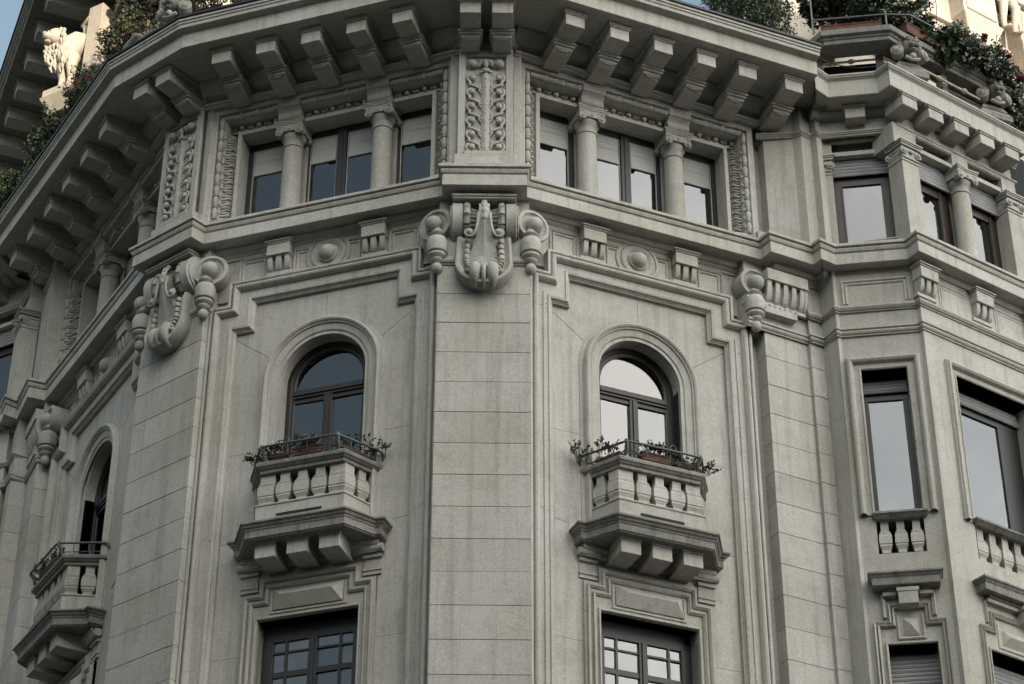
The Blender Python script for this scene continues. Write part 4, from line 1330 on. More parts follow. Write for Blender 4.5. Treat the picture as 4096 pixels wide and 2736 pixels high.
# ---------------------------------------------------------------- oriel lower windows
def surround(fr, a, b, z0, z1, d, w, parts=((0.0, 0.0),), name="window_surround"):
    m = M()
    m.sweep([(a, z0), (a, z1), (b, z1), (b, z0)], [(0, d - 0.28), (0, d + 0.02), (0.015, d + 0.035), (0.03, d + 0.035), (0.035, d + 0.02), (0.10, d + 0.02), (0.11, d + 0.045), (0.12, d + 0.075), (0.15, d + 0.095),
             (0.18, d + 0.09), (0.185, d + 0.06), (0.20, d + 0.055), (0.205, d + 0.03), (0.215, d)], WP, caps=False)
    return ob(name, mesh(name, m, STONE), fr, B)
def oriel_window(fr, a, b, z0, z1, d, blind_h, glass_l, glass_r, zg, sheer=True):
    fm = M()
    D = d - 0.26
    fm.box(a - .02, a + glass_l, D - .05, D, z0, z1)
    fm.box(b - glass_r, b + .02, D - .05, D, z0, z1)
    fm.box(a, b, D - .05, D + .002, zg, z1)
    fm.box(a, b, D - .05, D + .002, z0, z0 + 0.07)
    o = ob("oriel_window", mesh("oriel_window_frame", fm, FRAME_DARK, bevel=0.003), fr, B)
    sub("pane", mesh("pane", M().box(a + glass_l, b - glass_r, D - .03, D - .025, z0 + .07, zg), GLASS), o)
    if blind_h:
        sub("roller_blind", slats(a + .01, b - .01, D + 0.05, z1 - 0.07 - blind_h, z1 - 0.07, 0.055), o)
    sub("curtain", mesh("curtain", M().box(a + .03, b - .03, D - .14, D - .13, z0, z1), SHEER if sheer else CURT), o)
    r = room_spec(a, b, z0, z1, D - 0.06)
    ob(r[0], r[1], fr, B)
surround(OL, 0.215, 0.865, 17.05, 19.43, -0.19, 0)
oriel_window(OL, 0.215, 0.865, 17.05, 19.43, -0.19, 0.20, 0.07, 0.09, 19.06)
surround(ORR, 0.74, 2.20, 17.0, 19.43, -0.28, 0)
oriel_window(ORR, 0.74, 2.20, 17.0, 19.43, -0.28, 0.20, 0.10, 0.42, 19.06)
def under_window(fr, a, b, d, n):
    # sill slab, blind balustrade, then the hood of the window below
    m = M()
    m.box(a - 0.05, b + 0.07, d - 0.1, d + 0.12, 17.02, 17.055)
    m.frustum((a - 0.01, b + 0.03, d - 0.1, d + 0.05, 16.97), (a - 0.04, b + 0.06, d - 0.1, d + 0.11, 17.02))
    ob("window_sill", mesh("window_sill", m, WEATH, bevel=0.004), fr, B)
    bk = M().box(a, b, d - 0.40, d - 0.30, 16.4, 17.0)  # niche back painted near-black for the shade between the balusters
    ob("niche_shade", mesh("niche_shade", bk, ROOM), fr, B)
    st = (b - a) / n
    for i in range(n):
        q = st * 0.80 / 0.208
        ob("baluster", BAL_ME[0], fr, B, su=q, u=(a + st * (i + 0.5)) / q, d=d - 0.075, z=-0.06)
    hm = M()
    A, Bb = a - 0.14, b + 0.12
    hm.sweep([(A, d - 0.1), (A, d + 0.20), (Bb, d + 0.20), (Bb, d - 0.1)], [(-0.3, 15.87), (-0.01, 15.87), (0, 15.88), (0, 15.98), (0.012, 15.99), (0.03, 16.02), (0.05, 16.03), (0.05, 16.06), (-0.05, 16.08), (-0.3, 16.09)], PL)
    hm.box(a + 0.02, b - 0.02, d - 0.1, d + 0.10, 15.83, 15.87)
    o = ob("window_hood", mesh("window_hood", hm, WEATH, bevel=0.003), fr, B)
    c = (a + b) / 2
    k = M()
    k.box(c - 0.13, c + 0.13, d - .1, d + 0.17, 15.60, 15.78)
    k.box(c - 0.15, c + 0.15, d - .1, d + 0.18, 15.78, 15.84)
    sub("keystone", mesh("keystone", k, STONE, bevel=0.004), o)
    for s_ in (-1, 1):
        ear = M()
        x0 = c + s_ * (c - a - 0.02)
        p = [(x0, 15.47), (x0, 15.76)] + [(c + s_ * 0.16, 15.76)]
        if s_ > 0: p = p[::-1]
        ear.sweep(p, [(0, d), (0, d + 0.03), (0.02, d + 0.04), (0.04, d + 0.055), (0.055, d + 0.02), (0.055, d)], WP, caps=False)
        ear.box(*sorted((c + s_ * 0.16, x0 + s_ * 0.03)), d - .01, d + 0.09, 15.77, 15.82)
        sub("ear_moulding", mesh("ear_moulding", ear, STONE), o)
    hw = (b - a) / 2
    for e, zz in ((0.0, 0.0), (0.045, 0.045)):
        pth = [(c - hw - 0.13 - e + .045, 12.5), (c - hw - 0.13 - e + .045, 15.33 + zz), (c - hw + 0.08 - e + .045, 15.33 + zz), (c - hw + 0.08 - e + .045, 15.58 + zz)]
        pth += [(2 * c - p[0], p[1]) for p in pth[::-1]]
        ms = M().sweep(pth, [(0, d), (0, d + 0.03), (0.012, d + 0.05), (0.03, d + 0.06), (0.035, d)], WP, caps=False)
        ob("step_moulding", mesh("step_moulding", ms, STONE), fr, B)
    pm = M()
    pw = max(0.10, hw - 0.25)
    pm.sweep([(c - pw - 0.05, 15.50), (c - pw - 0.05, 15.175), (c + pw + 0.05, 15.175), (c + pw + 0.05, 15.50)], [(0, d), (0, d + 0.02), (-0.02, d + 0.03), (-0.035, d + 0.02), (-0.035, d)], WP, caps=False)
    v = [(c - pw, d + .01, 15.20), (c + pw, d + .01, 15.20), (c + pw, d, 15.46), (c - pw, d, 15.46), (c - pw + 0.1, d + 0.08, 15.33), (c + pw - 0.1, d + 0.08, 15.33)]
    pm.add(v, [(0, 1, 5, 4), (1, 2, 5), (2, 3, 4, 5), (3, 0, 4)])
    ob("faceted_panel", mesh("faceted_panel", pm, STONE), fr, B)
    rv = M().sweep([(a, 12.5), (a, 15.07), (b, 15.07), (b, 12.5)], [(0, d - 0.3), (0, d + 0.02), (0.012, d + 0.035), (0.03, d + 0.035), (0.035, d)], WP, caps=False)
    ob("window_reveal", mesh("window_reveal", rv, STONE), fr, B)
    sh = ob("roller_shutter", slats(a, b, d - 0.20, 12.5, 15.0, 0.062, name="roller_shutter"), fr, B)
under_window(OL, 0.215, 0.865, -0.19, 3)
under_window(ORR, 0.74, 2.20, -0.28, 6)

# ---------------------------------------------------------------- oriel upper storey
arch_pts = [W2.w(2.02, -0.12), (4.31, 27.15), (4.43, 27.08), (4.605, 27.21), (4.68, 27.115), (4.75, 27.16), (5.82, 27.0), (5.88, 26.93), (7.91, 28.33)]
def upw(name, pts, prof, mat=STONE, **k):
    mm = M().sweep(wp(pts), prof, PL)
    return ob(name, mesh(name, mm, mat), parent=B)
# wall panel right of the bay and the two narrow pilasters
pw_ = [W2.w(2.14, -0.45), W2.w(2.14, -0.12), (4.30, 27.18), (4.42, 27.10), (4.595, 27.22), (4.67, 27.13), (4.74, 27.17)]
upw("panel_pier", pw_, [(-0.05, 21.5), (0, 21.5), (0, 24.21), (-0.05, 24.21)])
m = M().prism([(p[0], p[1]) for p in wp([W2.w(-0.3, 0.2), W2.w(2.5, 0.9), (4.62, 26.55), (4.66, 27.2), (4.0, 27.8), W2.w(-0.3, -0.7)])], 24.206, 24.6, PL)
ob("cornice_soffit", mesh("cornice_soffit", m, STONE), parent=B)
m = M().prism([(p[0], p[1]) for p in wp([W2.w(2.2, -0.2), (4.28, 27.22), (4.42, 27.1), (4.58, 27.2), (4.66, 27.12), (4.9, 27.4), (4.2, 28.0)])], 21.5, 24.2, PL)
ob("pier_core", mesh("pier_core", m, STONE), parent=B)
gp = Fr(W2.w(2.25, -0.12), 26)
m = M()
m.sweep([(0.10, 21.75), (0.10, 23.66), (0.62, 23.66)], [(0.0, 0.0), (0.0, 0.015), (0.015, 0.022), (0.03, 0.012), (0.03, 0.0)], WP)
m.sweep([(0.17, 21.75), (0.17, 23.58), (0.6, 23.58)], [(0.0, 0.0), (0.0, 0.012), (0.01, 0.015), (0.02, 0.008), (0.02, 0.0)], WP)
m.box(0.02, 0.70, -0.1, 0.05, 21.5, 21.62)
m.box(0.10, 0.62, -0.1, 0.035, 21.62, 21.66)
m.frustum((0.14, 0.60, -0.1, 0.06, 21.66), (0.24, 0.50, -0.1, 0.02, 21.80))
ob("pier_base", mesh("pier_base", m, STONE, bevel=0.004), gp, B)
# lintel wall over the oriel windows
lw = [(4.68, 27.15), (4.745, 27.19), (5.82, 27.03), (5.88, 26.96), (7.90, 28.36), (7.75, 28.55)]
upw("oriel_lintel_wall", lw, [(-0.25, 23.67), (0, 23.67), (0, 24.05), (-0.25, 24.05)])
upw("string_course", [W2.w(2.02, -0.12)] + arch_pts[1:] + [(7.75, 28.45)], [(-0.05, 23.605), (0.0, 23.605), (0.0, 23.62), (0.02, 23.635), (0.025, 23.65), (0.04, 23.655), (0.04, 23.68), (-0.05, 23.69)])
# cornice of the oriel
oc = [(4.66, 26.9), (4.62, 26.52), (4.835, 26.72), (5.585, 26.615), (5.74, 26.42), (8.12, 28.12), (7.7, 28.7)]
upw("oriel_cornice", oc, [(-0.65, 24.055), (-0.01, 24.05), (0, 24.06), (0, 24.345), (0.015, 24.36), (0.05, 24.385), (0.05, 24.405), (0.065, 24.41), (0.065, 24.44), (-0.25, 24.52), (-0.65, 24.53)])
upw("bed_mould", [(4.60, 27.06), (4.67, 27.07), (4.735, 27.11), (5.81, 26.955), (5.87, 26.885), (8.0, 28.36)], [(-0.3, 23.945), (0.0, 23.945), (0.0, 23.96), (0.03, 23.985), (0.03, 24.0), (0.05, 24.005), (0.05, 24.056), (-0.3, 24.056)])
# block modillions
def oblock():
    m = M()
    w = 0.152
    m.box(-w, w, -0.4, 0.0, 23.80, 23.985)
    m.box(-w - 0.018, w + 0.018, -0.4, 0.018, 23.985, 24.012)
    m.box(-w - 0.035, w + 0.035, -0.4, 0.035, 24.012, 24.045)
    return m
OB = mesh("modillion", oblock(), STONE, bevel=0.005)
ob("modillion", OB, OL, B, u=0.50, d=0.18)
for u in (0.01, 0.56, 1.10, 1.65, 2.19): ob("modillion", OB, ORR, B, u=u, d=0.17)

def cavity(fr, a, b, d, z=0.04):
    m = M()
    m.box(a - 0.02, b + 0.02, d - 0.35, d - 0.20, 23.3, 23.66)
    m.box(a, b, d - 0.25, d - 0.02, 23.30, 23.375)
    o = ob("window_lintel", mesh("window_lintel", m, STONE), fr, B, z=z)
    r = M()
    n = max(3, round((b - a) / 0.27)); st = (b - a) / n
    for i in range(n):
        r.lathe((a + i * st, d - 0.035, 23.585), [(0.036, 0), (0.046, st * .1), (0.043, st * .3), (0.05, st * .6), (0.046, st * .8), (0.053, st * .93), (0.036, st)], 10, axis=(1, 0, 0))
    n = max(4, round((b - a) / 0.13)); st = (b - a) / n
    for i in range(n):
        x = a + (i + .5) * st
        if i % 2: r.ball((x, d - 0.13, 23.415), 0.038, 9, 6)
        else: r.lathe((x - 0.05, d - 0.14, 23.40), [(0.02, 0), (0.035, 0.02), (0.025, 0.03), (0.035, 0.05), (0.025, 0.06), (0.035, 0.08), (0.02, 0.1)], 8, axis=(1, 0, 0))
    sub("leaf_roll", mesh("leaf_roll", r, ORN, smooth=50, ), o, **STUFF)
UD = -0.14
cavity(OL, 0.10, 0.93, UD)
cavity(ORR, 0.37, 1.13, UD)
cavity(ORR, 1.47, 2.20, UD)
for fr_, a_, b_, d__ in ((OL, 0.93, 1.12, .002), (OL, -0.05, 0.10, .002), (ORR, -0.10, 0.37, .0), (ORR, 1.13, 1.47, .0), (ORR, 2.20, 2.50, .0)):
    ob("oriel_spandrel", mesh("oriel_spandrel", M().box(a_, b_, -0.6, UD + d__, 23.3, 23.68), STONE), fr_, B)
# pilasters with ionic caps
def pilaster(fr, a, b, d, depth=0.3, vol=(1, 1)):
    m = M().box(a, b, d - depth, d, 21.5, 23.05)
    o = ob("pilaster", mesh("pilaster_shaft", m, STONE, bevel=0.004), fr, B)
    c = M()
    c.box(a - 0.012, b + 0.012, d - depth, d + 0.012, 22.96, 22.985)
    c.box(a, b, d - depth, d + 0.02, 23.02, 23.16)
    c.box(a - 0.01, b + 0.01, d - depth, d + 0.03, 23.16, 23.20)
    c.box(a - 0.03, b + 0.03, d - depth, d + 0.05, 23.225, 23.26)
    c.box(a - 0.045, b + 0.045, d - depth, d + 0.065, 23.26, 23.285)
    c.box(a - 0.06, b + 0.06, d - depth, d + 0.08, 23.285, 23.31)
    for x, f in ((a + 0.02, vol[0]), (b - 0.02, vol[1])):
        if f:
            c.lathe((x, d, 23.12), [(0.05, 0), (0.066, 0.02), (0.066, 0.04), (0.05, 0.05), (0.035, 0.04), (0.03, 0.06), (0.0, 0.07)], 14, axis=(0, 1, 0))
            c.lathe((x, d - 0.04, 23.12), [(0.06, -0.03), (0.066, 0.0), (0.05, 0.03), (0.03, 0.03), (0.0, 0.045)], 12, axis=(-1 if x < (a + b) / 2 else 1, 0, 0))
    c.ball(((a + b) / 2, d + 0.03, 23.14), 0.035, 8, 6, (1.5, 1, 1))
    sub("capital", mesh("pilaster_capital", c, ORN, smooth=35), o)
pilaster(OL, -0.14, 0.08, -0.12, vol=(0, 1))
pilaster(OL, 0.93, 1.11, -0.10, vol=(1, 0))
pilaster(ORR, -0.02, 0.32, -0.10, vol=(1, 1))
pilaster(ORR, 2.22, 2.55, -0.11, 0.9, vol=(1, 1))
place([column_spec(-0.22, 0.145, 22.90)], ORR, B, 1, u=1.30)
ob("pier_core", mesh("pier_core", M().box(1.2, 1.5, -0.75, -0.40, 21.5, 23.3), STONE), ORR, B)
# oriel upper windows
def ow(fr, a, b, d, zb, glass, wood, scallop=False):
    fm = M()
    gl, gr = glass
    fm.box(a - .02, gl, d - .05, d, 21.45, 23.3); fm.box(gr, b + .02, d - .05, d, 21.45, 23.3)
    fm.box(gl - .03, gl, d, d + .02, 21.45, 22.95); fm.box(gr, gr + .03, d, d + .02, 21.45, 22.95)
    fm.box(a, b, d - .05, d + .002, zb - 0.14, 23.3)
    fm.box(a, b, d - .05, d + .002, 21.4, 21.52)
    o = ob("oriel_window", mesh("oriel_upper_frame", fm, wood, bevel=0.003), fr, B)
    sub("pane", mesh("pane", M().box(gl, gr, d - .03, d - .025, 21.5, zb - .14), GLASS), o)
    sub("roller_blind", slats(a, b, d + 0.07, zb, 23.33, 0.062), o)
    if scallop:
        c = M()
        n = 5
        w_ = (gr - gl) * 0.5
        z = zb - 0.14
        pts = [(gl, z)]
        for k in range(n):
            for q in range(7):
                a_ = pi * q / 6
                x = gl + w_ * (k + 0.5 - 0.5 * cos(a_)) / n
                pts.append((x, z - 0.14 - 0.10 * k - 0.07 * sin(a_)))
        pts.append((gl + w_, z))
        kid = M().prism([(gl, z - 0.2), (gr, z - 0.2), (gr, 21.4), (gl, 21.4)], d - .16, d - .155, WP)
        sub("curtain", mesh("curtain", kid, DARKCURT), o)
        kid = M()
        for k in range(12):
            x0 = gl + (gr - gl) * 0.45 * k / 12; x1 = gl + (gr - gl) * 0.45 * (k + 1) / 12
            kid.quad((x0, d - .13 + .01 * sin(k * 2), 21.4), (x1, d - .13 + .01 * sin(k * 2 + 2), 21.4), (x1, d - .13 + .01 * sin(k * 2 + 2), z - 0.2), (x0, d - .13 + .01 * sin(k * 2), z - 0.2))
        sub("curtain", mesh("curtain", kid, SHEER, smooth=80), o)
    else:
        sub("curtain", mesh("curtain", M().box(gl, gr, d - .15, d - .14, 21.5, zb - .1), SHEER), o)
    r = room_spec(a, b, 21.4, 23.4, d - 0.06)
    ob(r[0], r[1], fr, B)
ow(OL, 0.08, 0.93, -0.34, 23.02, (0.22, 0.80), REDWOOD)
ow(ORR, 0.32, 1.18, -0.38, 22.95, (0.42, 0.98), REDWOOD, True)
ow(ORR, 1.40, 2.30, -0.38, 22.95, (1.50, 2.06), REDWOOD, True)
m = M()
m.tube([(0.16, -0.05, 21.60), (0.96, -0.05, 21.64)], 0.012, 6)
m.tube([(0.96, -0.05, 21.64), (0.96, -0.05, 21.54)], 0.01, 6); m.tube([(0.16, -0.05, 21.60), (0.16, -0.05, 21.54)], 0.01, 6)
ob("window_bar", mesh("window_bar", m, FABRIC), OL, B)

# far left pier of the left bay and what follows it
pier(XP, 0.36, -0.30, 0.62, JOINTS, 20.14)
ob("pier_head", mesh("pier_head", M().box(-0.36, 0.36, -0.9, -0.302, 20.14, 21.2), STONE), XP, B)
ob("upper_wall", mesh("upper_wall", M().box(-0.30, 0.38, -0.9, -0.15, 21.5, 24.2), STONE), XP, B)
XL = Fr((-8.28, 31.38), -64)
stones_line(XL.w(-0.30, -0.26), XL.w(-0.02, -0.26), JOINTS, 20.14, depth=0.5)
ob("pier_head", mesh("pier_head", M().box(-0.30, 0.0, -0.6, -0.262, 20.14, 21.2), STONE), XL, B)
pilaster(XL, -0.26, -0.02, -0.06, vol=(1, 1))
XO = Fr((-8.40, 31.66), -29)
oriel_face(XO, -1.2, 0.05, -0.19, [(-0.865, -0.215, 12.5, 15.07), (-0.865, -0.215, 17.05, 19.43)])
m = M().sweep(wp([XO.w(-1.2, -0.17), XO.w(0.0, -0.17), XL.w(0.0 - 0.28, -0.25), XL.w(0.0, -0.25), XP.w(-0.37, -0.29), XP.w(0.37, -0.29), XP.w(0.37, -0.45), W0.w(-1.78, -0.36)]), [(-0.1, 20.02), (0.02, 20.05), (0.035, 20.075), (0.02, 20.10), (0.04, 20.12), (0.04, 20.15), (-0.1, 20.17)], PL)
ob("string_course", mesh("string_course", m, STONE), parent=B)
m = M().sweep(wp([XO.w(-1.2, -0.17), XO.w(0.0, -0.17), XL.w(0.0 - 0.28, -0.25), XL.w(0.0, -0.25), XP.w(-0.37, -0.29), XP.w(0.37, -0.29), XP.w(0.37, -0.45), W0.w(-1.9, -0.36)]), [(-0.1, 20.44), (0, 20.45), (0.045, 20.50), (0.045, 20.52), (0.03, 20.545), (-0.1, 20.56)], PL)
ob("string_course", mesh("string_course", m, STONE), parent=B)
ob("oriel_lintel_wall", mesh("oriel_lintel_wall", M().box(-1.2, 0.06, -0.6, -0.12, 23.67, 24.06), STONE), XO, B)
ob("oriel_spandrel", mesh("oriel_spandrel", M().box(-0.10, 0.05, -0.6, UD + .002, 23.3, 23.68), STONE), XO, B)
cavity(XO, -0.93, -0.10, UD)
pilaster(XO, -0.08, 0.14, -0.12, vol=(1, 0))
ow(XO, -0.93, -0.08, -0.34, 23.02, (-0.80, -0.22), REDWOOD)
m = M().sweep(wp([XO.w(-1.2, -0.1), XO.w(0.05, -0.1), XL.w(-0.30, -0.1), XL.w(-0.02, -0.1), XP.w(-0.36, -0.14), XP.w(0.4, -0.14)]), [(-0.05, 23.605), (0.0, 23.605), (0.0, 23.62), (0.02, 23.635), (0.025, 23.65), (0.04, 23.655), (0.04, 23.68), (-0.05, 23.69)], PL)
ob("string_course", mesh("string_course", m, STONE), parent=B)
ob("upper_wall", mesh("upper_wall", M().box(-0.30, 0.05, -0.6, -0.14, 23.3, 24.2), STONE), XL, B)
m = M().sweep(wp([XO.w(-1.6, 0.40), XO.w(-0.117, 0.40), XO.w(0.066, 0.637), XO.w(0.1, 0.2)]), [(-0.65, 24.055), (-0.01, 24.05), (0, 24.06), (0, 24.345), (0.05, 24.385), (0.065, 24.44), (-0.25, 24.52), (-0.65, 24.53)], PL)
ob("oriel_cornice", mesh("oriel_cornice", m, STONE), parent=B)
ob("modillion", OB, XO, B, u=-0.50, d=0.18)
m = M().prism([(p[0], p[1]) for p in wp([XO.w(-1.2, 0.1), XO.w(0.1, 0.3), XP.w(0.4, 0.1), W0.w(-1.9, 0.0), (-7.2, 33), (-9, 34)])], 24.21, 24.5, PL)
ob("cornice_soffit", mesh("cornice_soffit", m, STONE), parent=B)
m = M().box(-6, 6, -6.5, -1.3, 0, 21.4)
core = M().prism([(p[0], p[1]) for p in wp([(1.5, 27.3), (3.6, 27.6), (4.6, 27.55), (4.85, 27.45), (5.85, 27.3), (6.2, 27.3), (8.3, 28.9), (8, 30), (2, 29)])], 23.7, 24.55, PL)
core.prism([(p[0], p[1]) for p in wp([(-7.6, 34), (-4.9, 28.2), (-3.9, 27.6), (-0.8, 26.6), (0.1, 26.6), (3.3, 28.1), (4.6, 28.6), (5.8, 28.1), (8.2, 29.9), (10, 34), (0, 38)])], 0, 24.6, PL)
ob("inner_core", mesh("inner_core", core, ROOM), parent=B)
# ---------------------------------------------------------------- parapet of the oriel terrace
par = [(4.62, 27.1), (4.68, 26.92), (4.86, 26.93), (5.70, 26.80), (5.86, 26.72), (8.2, 28.36), (8.0, 28.7)]
upw("parapet_plinth", par, [(-0.25, 24.45), (0.03, 24.45), (0.03, 24.60), (0.0, 24.63), (-0.25, 24.63)], WEATH)
cp_ = [(4.60, 27.1), (4.66, 26.82), (4.80, 26.62), (5.86, 26.46), (6.06, 26.62), (8.3, 28.17), (8.0, 28.6)]
upw("parapet_coping", cp_, [(-0.42, 25.08), (-0.08, 25.08), (-0.08, 25.15), (-0.06, 25.16), (-0.05, 25.19), (-0.02, 25.20), (0, 25.21), (0, 25.31), (-0.03, 25.33), (-0.42, 25.35)], WEATH)
upw("parapet_void_shade", [(4.9, 27.25), (5.85, 27.12), (8.0, 28.65)], [(-0.05, 24.5), (0, 24.5), (0, 25.1), (-0.05, 25.1)], ROOM)  # near-black sheet put in for the shade inside the open parapet
m = M().box(0.02, 0.98, -0.28, -0.24, 24.66, 24.93)
for k in range(10): m.box(0.05 + k * 0.1, 0.07 + k * 0.1, -0.24, -0.232, 24.66, 24.93)
ob("parapet_louvre", mesh("parapet_louvre", m, SHEER), OL, B)
for fr, u, d in ((OL, 0.02, 0.05), (OL, 0.97, 0.05), (ORR, 1.05, -0.02), (ORR, 2.55, -0.02)):
    m = M().box(-0.06, 0.06, -0.12, 0.02, 24.60, 25.10)
    ob("parapet_post", mesh("parapet_post", m, WEATH, bevel=0.006), fr, B, u=u, d=d)
m = M()
m.tube([(0.05, 0.05, 25.02), (1.02, 0.05, 25.02)], 0.02, 8)
m.lathe((0.53, 0.05, 25.02), [(0.02, -0.05), (0.035, -0.04), (0.035, -0.02), (0.05, 0.0), (0.035, 0.02), (0.035, 0.04), (0.02, 0.05)], 10, axis=(1, 0, 0))
ob("parapet_rod", mesh("parapet_rod", m, PALE, smooth=40), OL, B)
m = M()
m.tube([(0.45, 0.07, 24.86), (1.75, 0.05, 24.86)], 0.02, 8)
for u in (0.85, 1.4): m.lathe((u, 0.06, 24.86), [(0.02, -0.05), (0.035, -0.04), (0.035, -0.02), (0.05, 0.0), (0.035, 0.02), (0.035, 0.04), (0.02, 0.05)], 10, axis=(1, 0, 0))
ob("parapet_rod", mesh("parapet_rod", m, PALE, smooth=40), ORR, B)
# carved lion heads between two discs
def lion_head_part():
    pd = M()
    pd.box(-0.30, 0.30, -0.3, 0.06, 24.55, 24.66)
    pd.frustum((-0.28, 0.28, -0.3, 0.05, 24.66), (-0.18, 0.18, -0.3, 0.0, 24.84))
    hd = M()
    hd.ball((0, 0.06, 25.10), 0.15, 18, 12, (0.95, 1.0, 1.1))
    hd.ball((0, 0.17, 25.06), 0.085, 12, 8, (1.0, 1.1, 0.8))
    hd.ball((0, 0.25, 25.085), 0.035, 10, 6, (1.3, 0.8, 0.8))
    hd.ball((0, 0.18, 24.965), 0.05, 10, 6, (1.1, 1.0, 0.6))
    for s_ in (-1, 1):
        hd.ball((s_ * 0.062, 0.185, 25.155), 0.034, 10, 6)
        hd.tube([(s_ * 0.02, 0.20, 25.18), (s_ * 0.07, 0.195, 25.205), (s_ * 0.12, 0.15, 25.18)], 0.022, 7)
        hd.ball((s_ * 0.045, 0.225, 25.03), 0.045, 10, 6)
        hd.ball((s_ * 0.13, 0.05, 25.25), 0.04, 8, 6, (1, .6, 1.2))
    random.seed(3)
    for k in range(26):
        a = -0.5 + (pi + 1.0) * k / 25
        r = 0.17 + 0.02 * random.random()
        x, z = r * cos(a), 25.10 + r * sin(a)
        hd.tube([(x * 0.8, 0.09, 25.10 + (z - 25.10) * .8), (x * 1.05, 0.08, 25.10 + (z - 25.10) * 1.05), (x * 1.25, 0.01, 25.10 + (z - 25.10) * 1.22 + 0.02 * random.random())], [0.022, 0.026, 0.01], 6)
    dk = M()
    for s_ in (-1, 1):
        ax = (s_ * 0.55, 0.83, 0.05)
        dk.lathe((s_ * 0.25, 0.10, 24.98), [(0.10, -0.16), (0.105, -0.01), (0.088, 0.005), (0.083, -0.005), (0.07, -0.005), (0.062, 0.015), (0.05, 0.02), (0.042, 0.005), (0.034, 0.02), (0.0, 0.03)], 22, axis=ax)
    dk.ball((0, 0.14, 24.86), 0.055, 12, 8)
    dk.tube([(-0.12, 0.12, 24.84), (0, 0.13, 24.80), (0.12, 0.12, 24.84)], 0.03, 8)
    return ("lion_head_block", mesh("lion_head_pedestal", pd, WEATH, bevel=0.005), [("lion_head", mesh("lion_head", hd, WEATH, smooth=60)), ("scroll_disc", mesh("scroll_disc", dk, ORN, smooth=40))])
LH = lion_head_part()
place([LH], Fr(ORR.w(0.20, 0.08), 18), B)
place([LH], Fr(ORR.w(2.02, 0.08), 22), B)
place([LH], Fr(W1.w(-2.35, 0.70), -28), B, 1, u=0, d=0, z=0.25)

# ---------------------------------------------------------------- set-back upper storeys
m = M()
m.box(2.2, 6.0, -1.2, -0.7, 24.5, 33)
ob("upper_storey_wall", mesh("upper_storey_wall", m, PALE), W2, B)
rw = M()
for k in range(13):
    a = pi * k / 12
    rw.tube([(3.60 + 0.45 * cos(a), -0.72, 24.5 if k in (0, 12) else 27.0 + 0.8 * sin(a)), (3.60 + 0.45 * cos(min(pi, a + pi / 12)), -0.72, 27.0 + 0.8 * sin(min(pi, a + pi / 12)))], 0.03, 6)
rw.tube([(4.05, -0.72, 24.6), (4.05, -0.72, 27.0)], 0.03, 6); rw.tube([(3.15, -0.72, 24.6), (3.15, -0.72, 27.0)], 0.03, 6)
ob("arched_moulding", mesh("arched_moulding", rw, PALE, smooth=40), W2, B)
RB = Fr(ORR.w(0, -1.5), 34.7)
m = M()
m.box(0.2, 12, -1.0, 0, 24.0, 34)
for z, p in ((28.9, 0.16), (29.15, 0.24), (28.2, 0.08), (27.4, 0.06), (26.6, 0.10)):
    m.box(0.2, 12, -0.1, p, z, z + 0.10)
ob("upper_storey_wall", mesh("upper_storey_wall", m, PALE, bevel=0.01), RB, B)
m = M()
for u in (3.55, 4.95, 6.4):
    m.box(u - 0.42, u + 0.42, -0.1, 0.34, 28.35, 29.15)
    m.box(u - 0.36, u + 0.36, -0.1, 0.37, 28.45, 29.05)
    m.frustum((u - 0.30, u + 0.30, -0.1, 0.26, 27.9), (u - 0.48, u + 0.48, -0.1, 0.40, 28.35))
    m.box(u - 0.5, u + 0.5, -0.1, 0.46, 29.15, 29.3)
ob("carved_pedestal", mesh("carved_pedestal", m, PALE, bevel=0.015), RB, B)
def carved_figure(u):
    m = M()
    random.seed(int(u * 10))
    for s_ in (-1, 1):
        m.tube([(u + s_ * 0.13, 0.34, 28.45), (u + s_ * 0.14, 0.33, 28.62), (u + s_ * 0.15, 0.40, 28.95), (u + s_ * 0.12, 0.34, 29.30), (u + s_ * 0.10, 0.26, 29.75)], [0.055, 0.06, 0.085, 0.10, 0.14], 12)
        m.ball((u + s_ * 0.14, 0.40, 28.42), 0.07, 10, 6, (0.8, 1.7, 0.6))
        m.tube([(u + s_ * 0.22, 0.2, 30.6), (u + s_ * 0.42, 0.25, 30.3), (u + s_ * 0.40, 0.35, 29.95)], [0.09, 0.07, 0.05], 10)
    m.ball((u, 0.22, 30.1), 0.3, 16, 12, (0.85, 0.7, 1.5))
    m.ball((u, 0.28, 30.85), 0.15, 14, 10, (0.9, 1, 1.2))
    for k in range(12):
        x = u - 0.26 + 0.05 * k
        m.tube([(x, 0.38, 29.75), (x + random.uniform(-.06, .06), 0.42, 29.45), (x + random.uniform(-.1, .1), 0.36, 29.1 - 0.2 * random.random())], [0.04, 0.045, 0.02], 7)
    return ob("carved_figure", mesh("carved_figure", m, MARBLE, smooth=60), RB, B)
carved_figure(4.25); carved_figure(5.7)

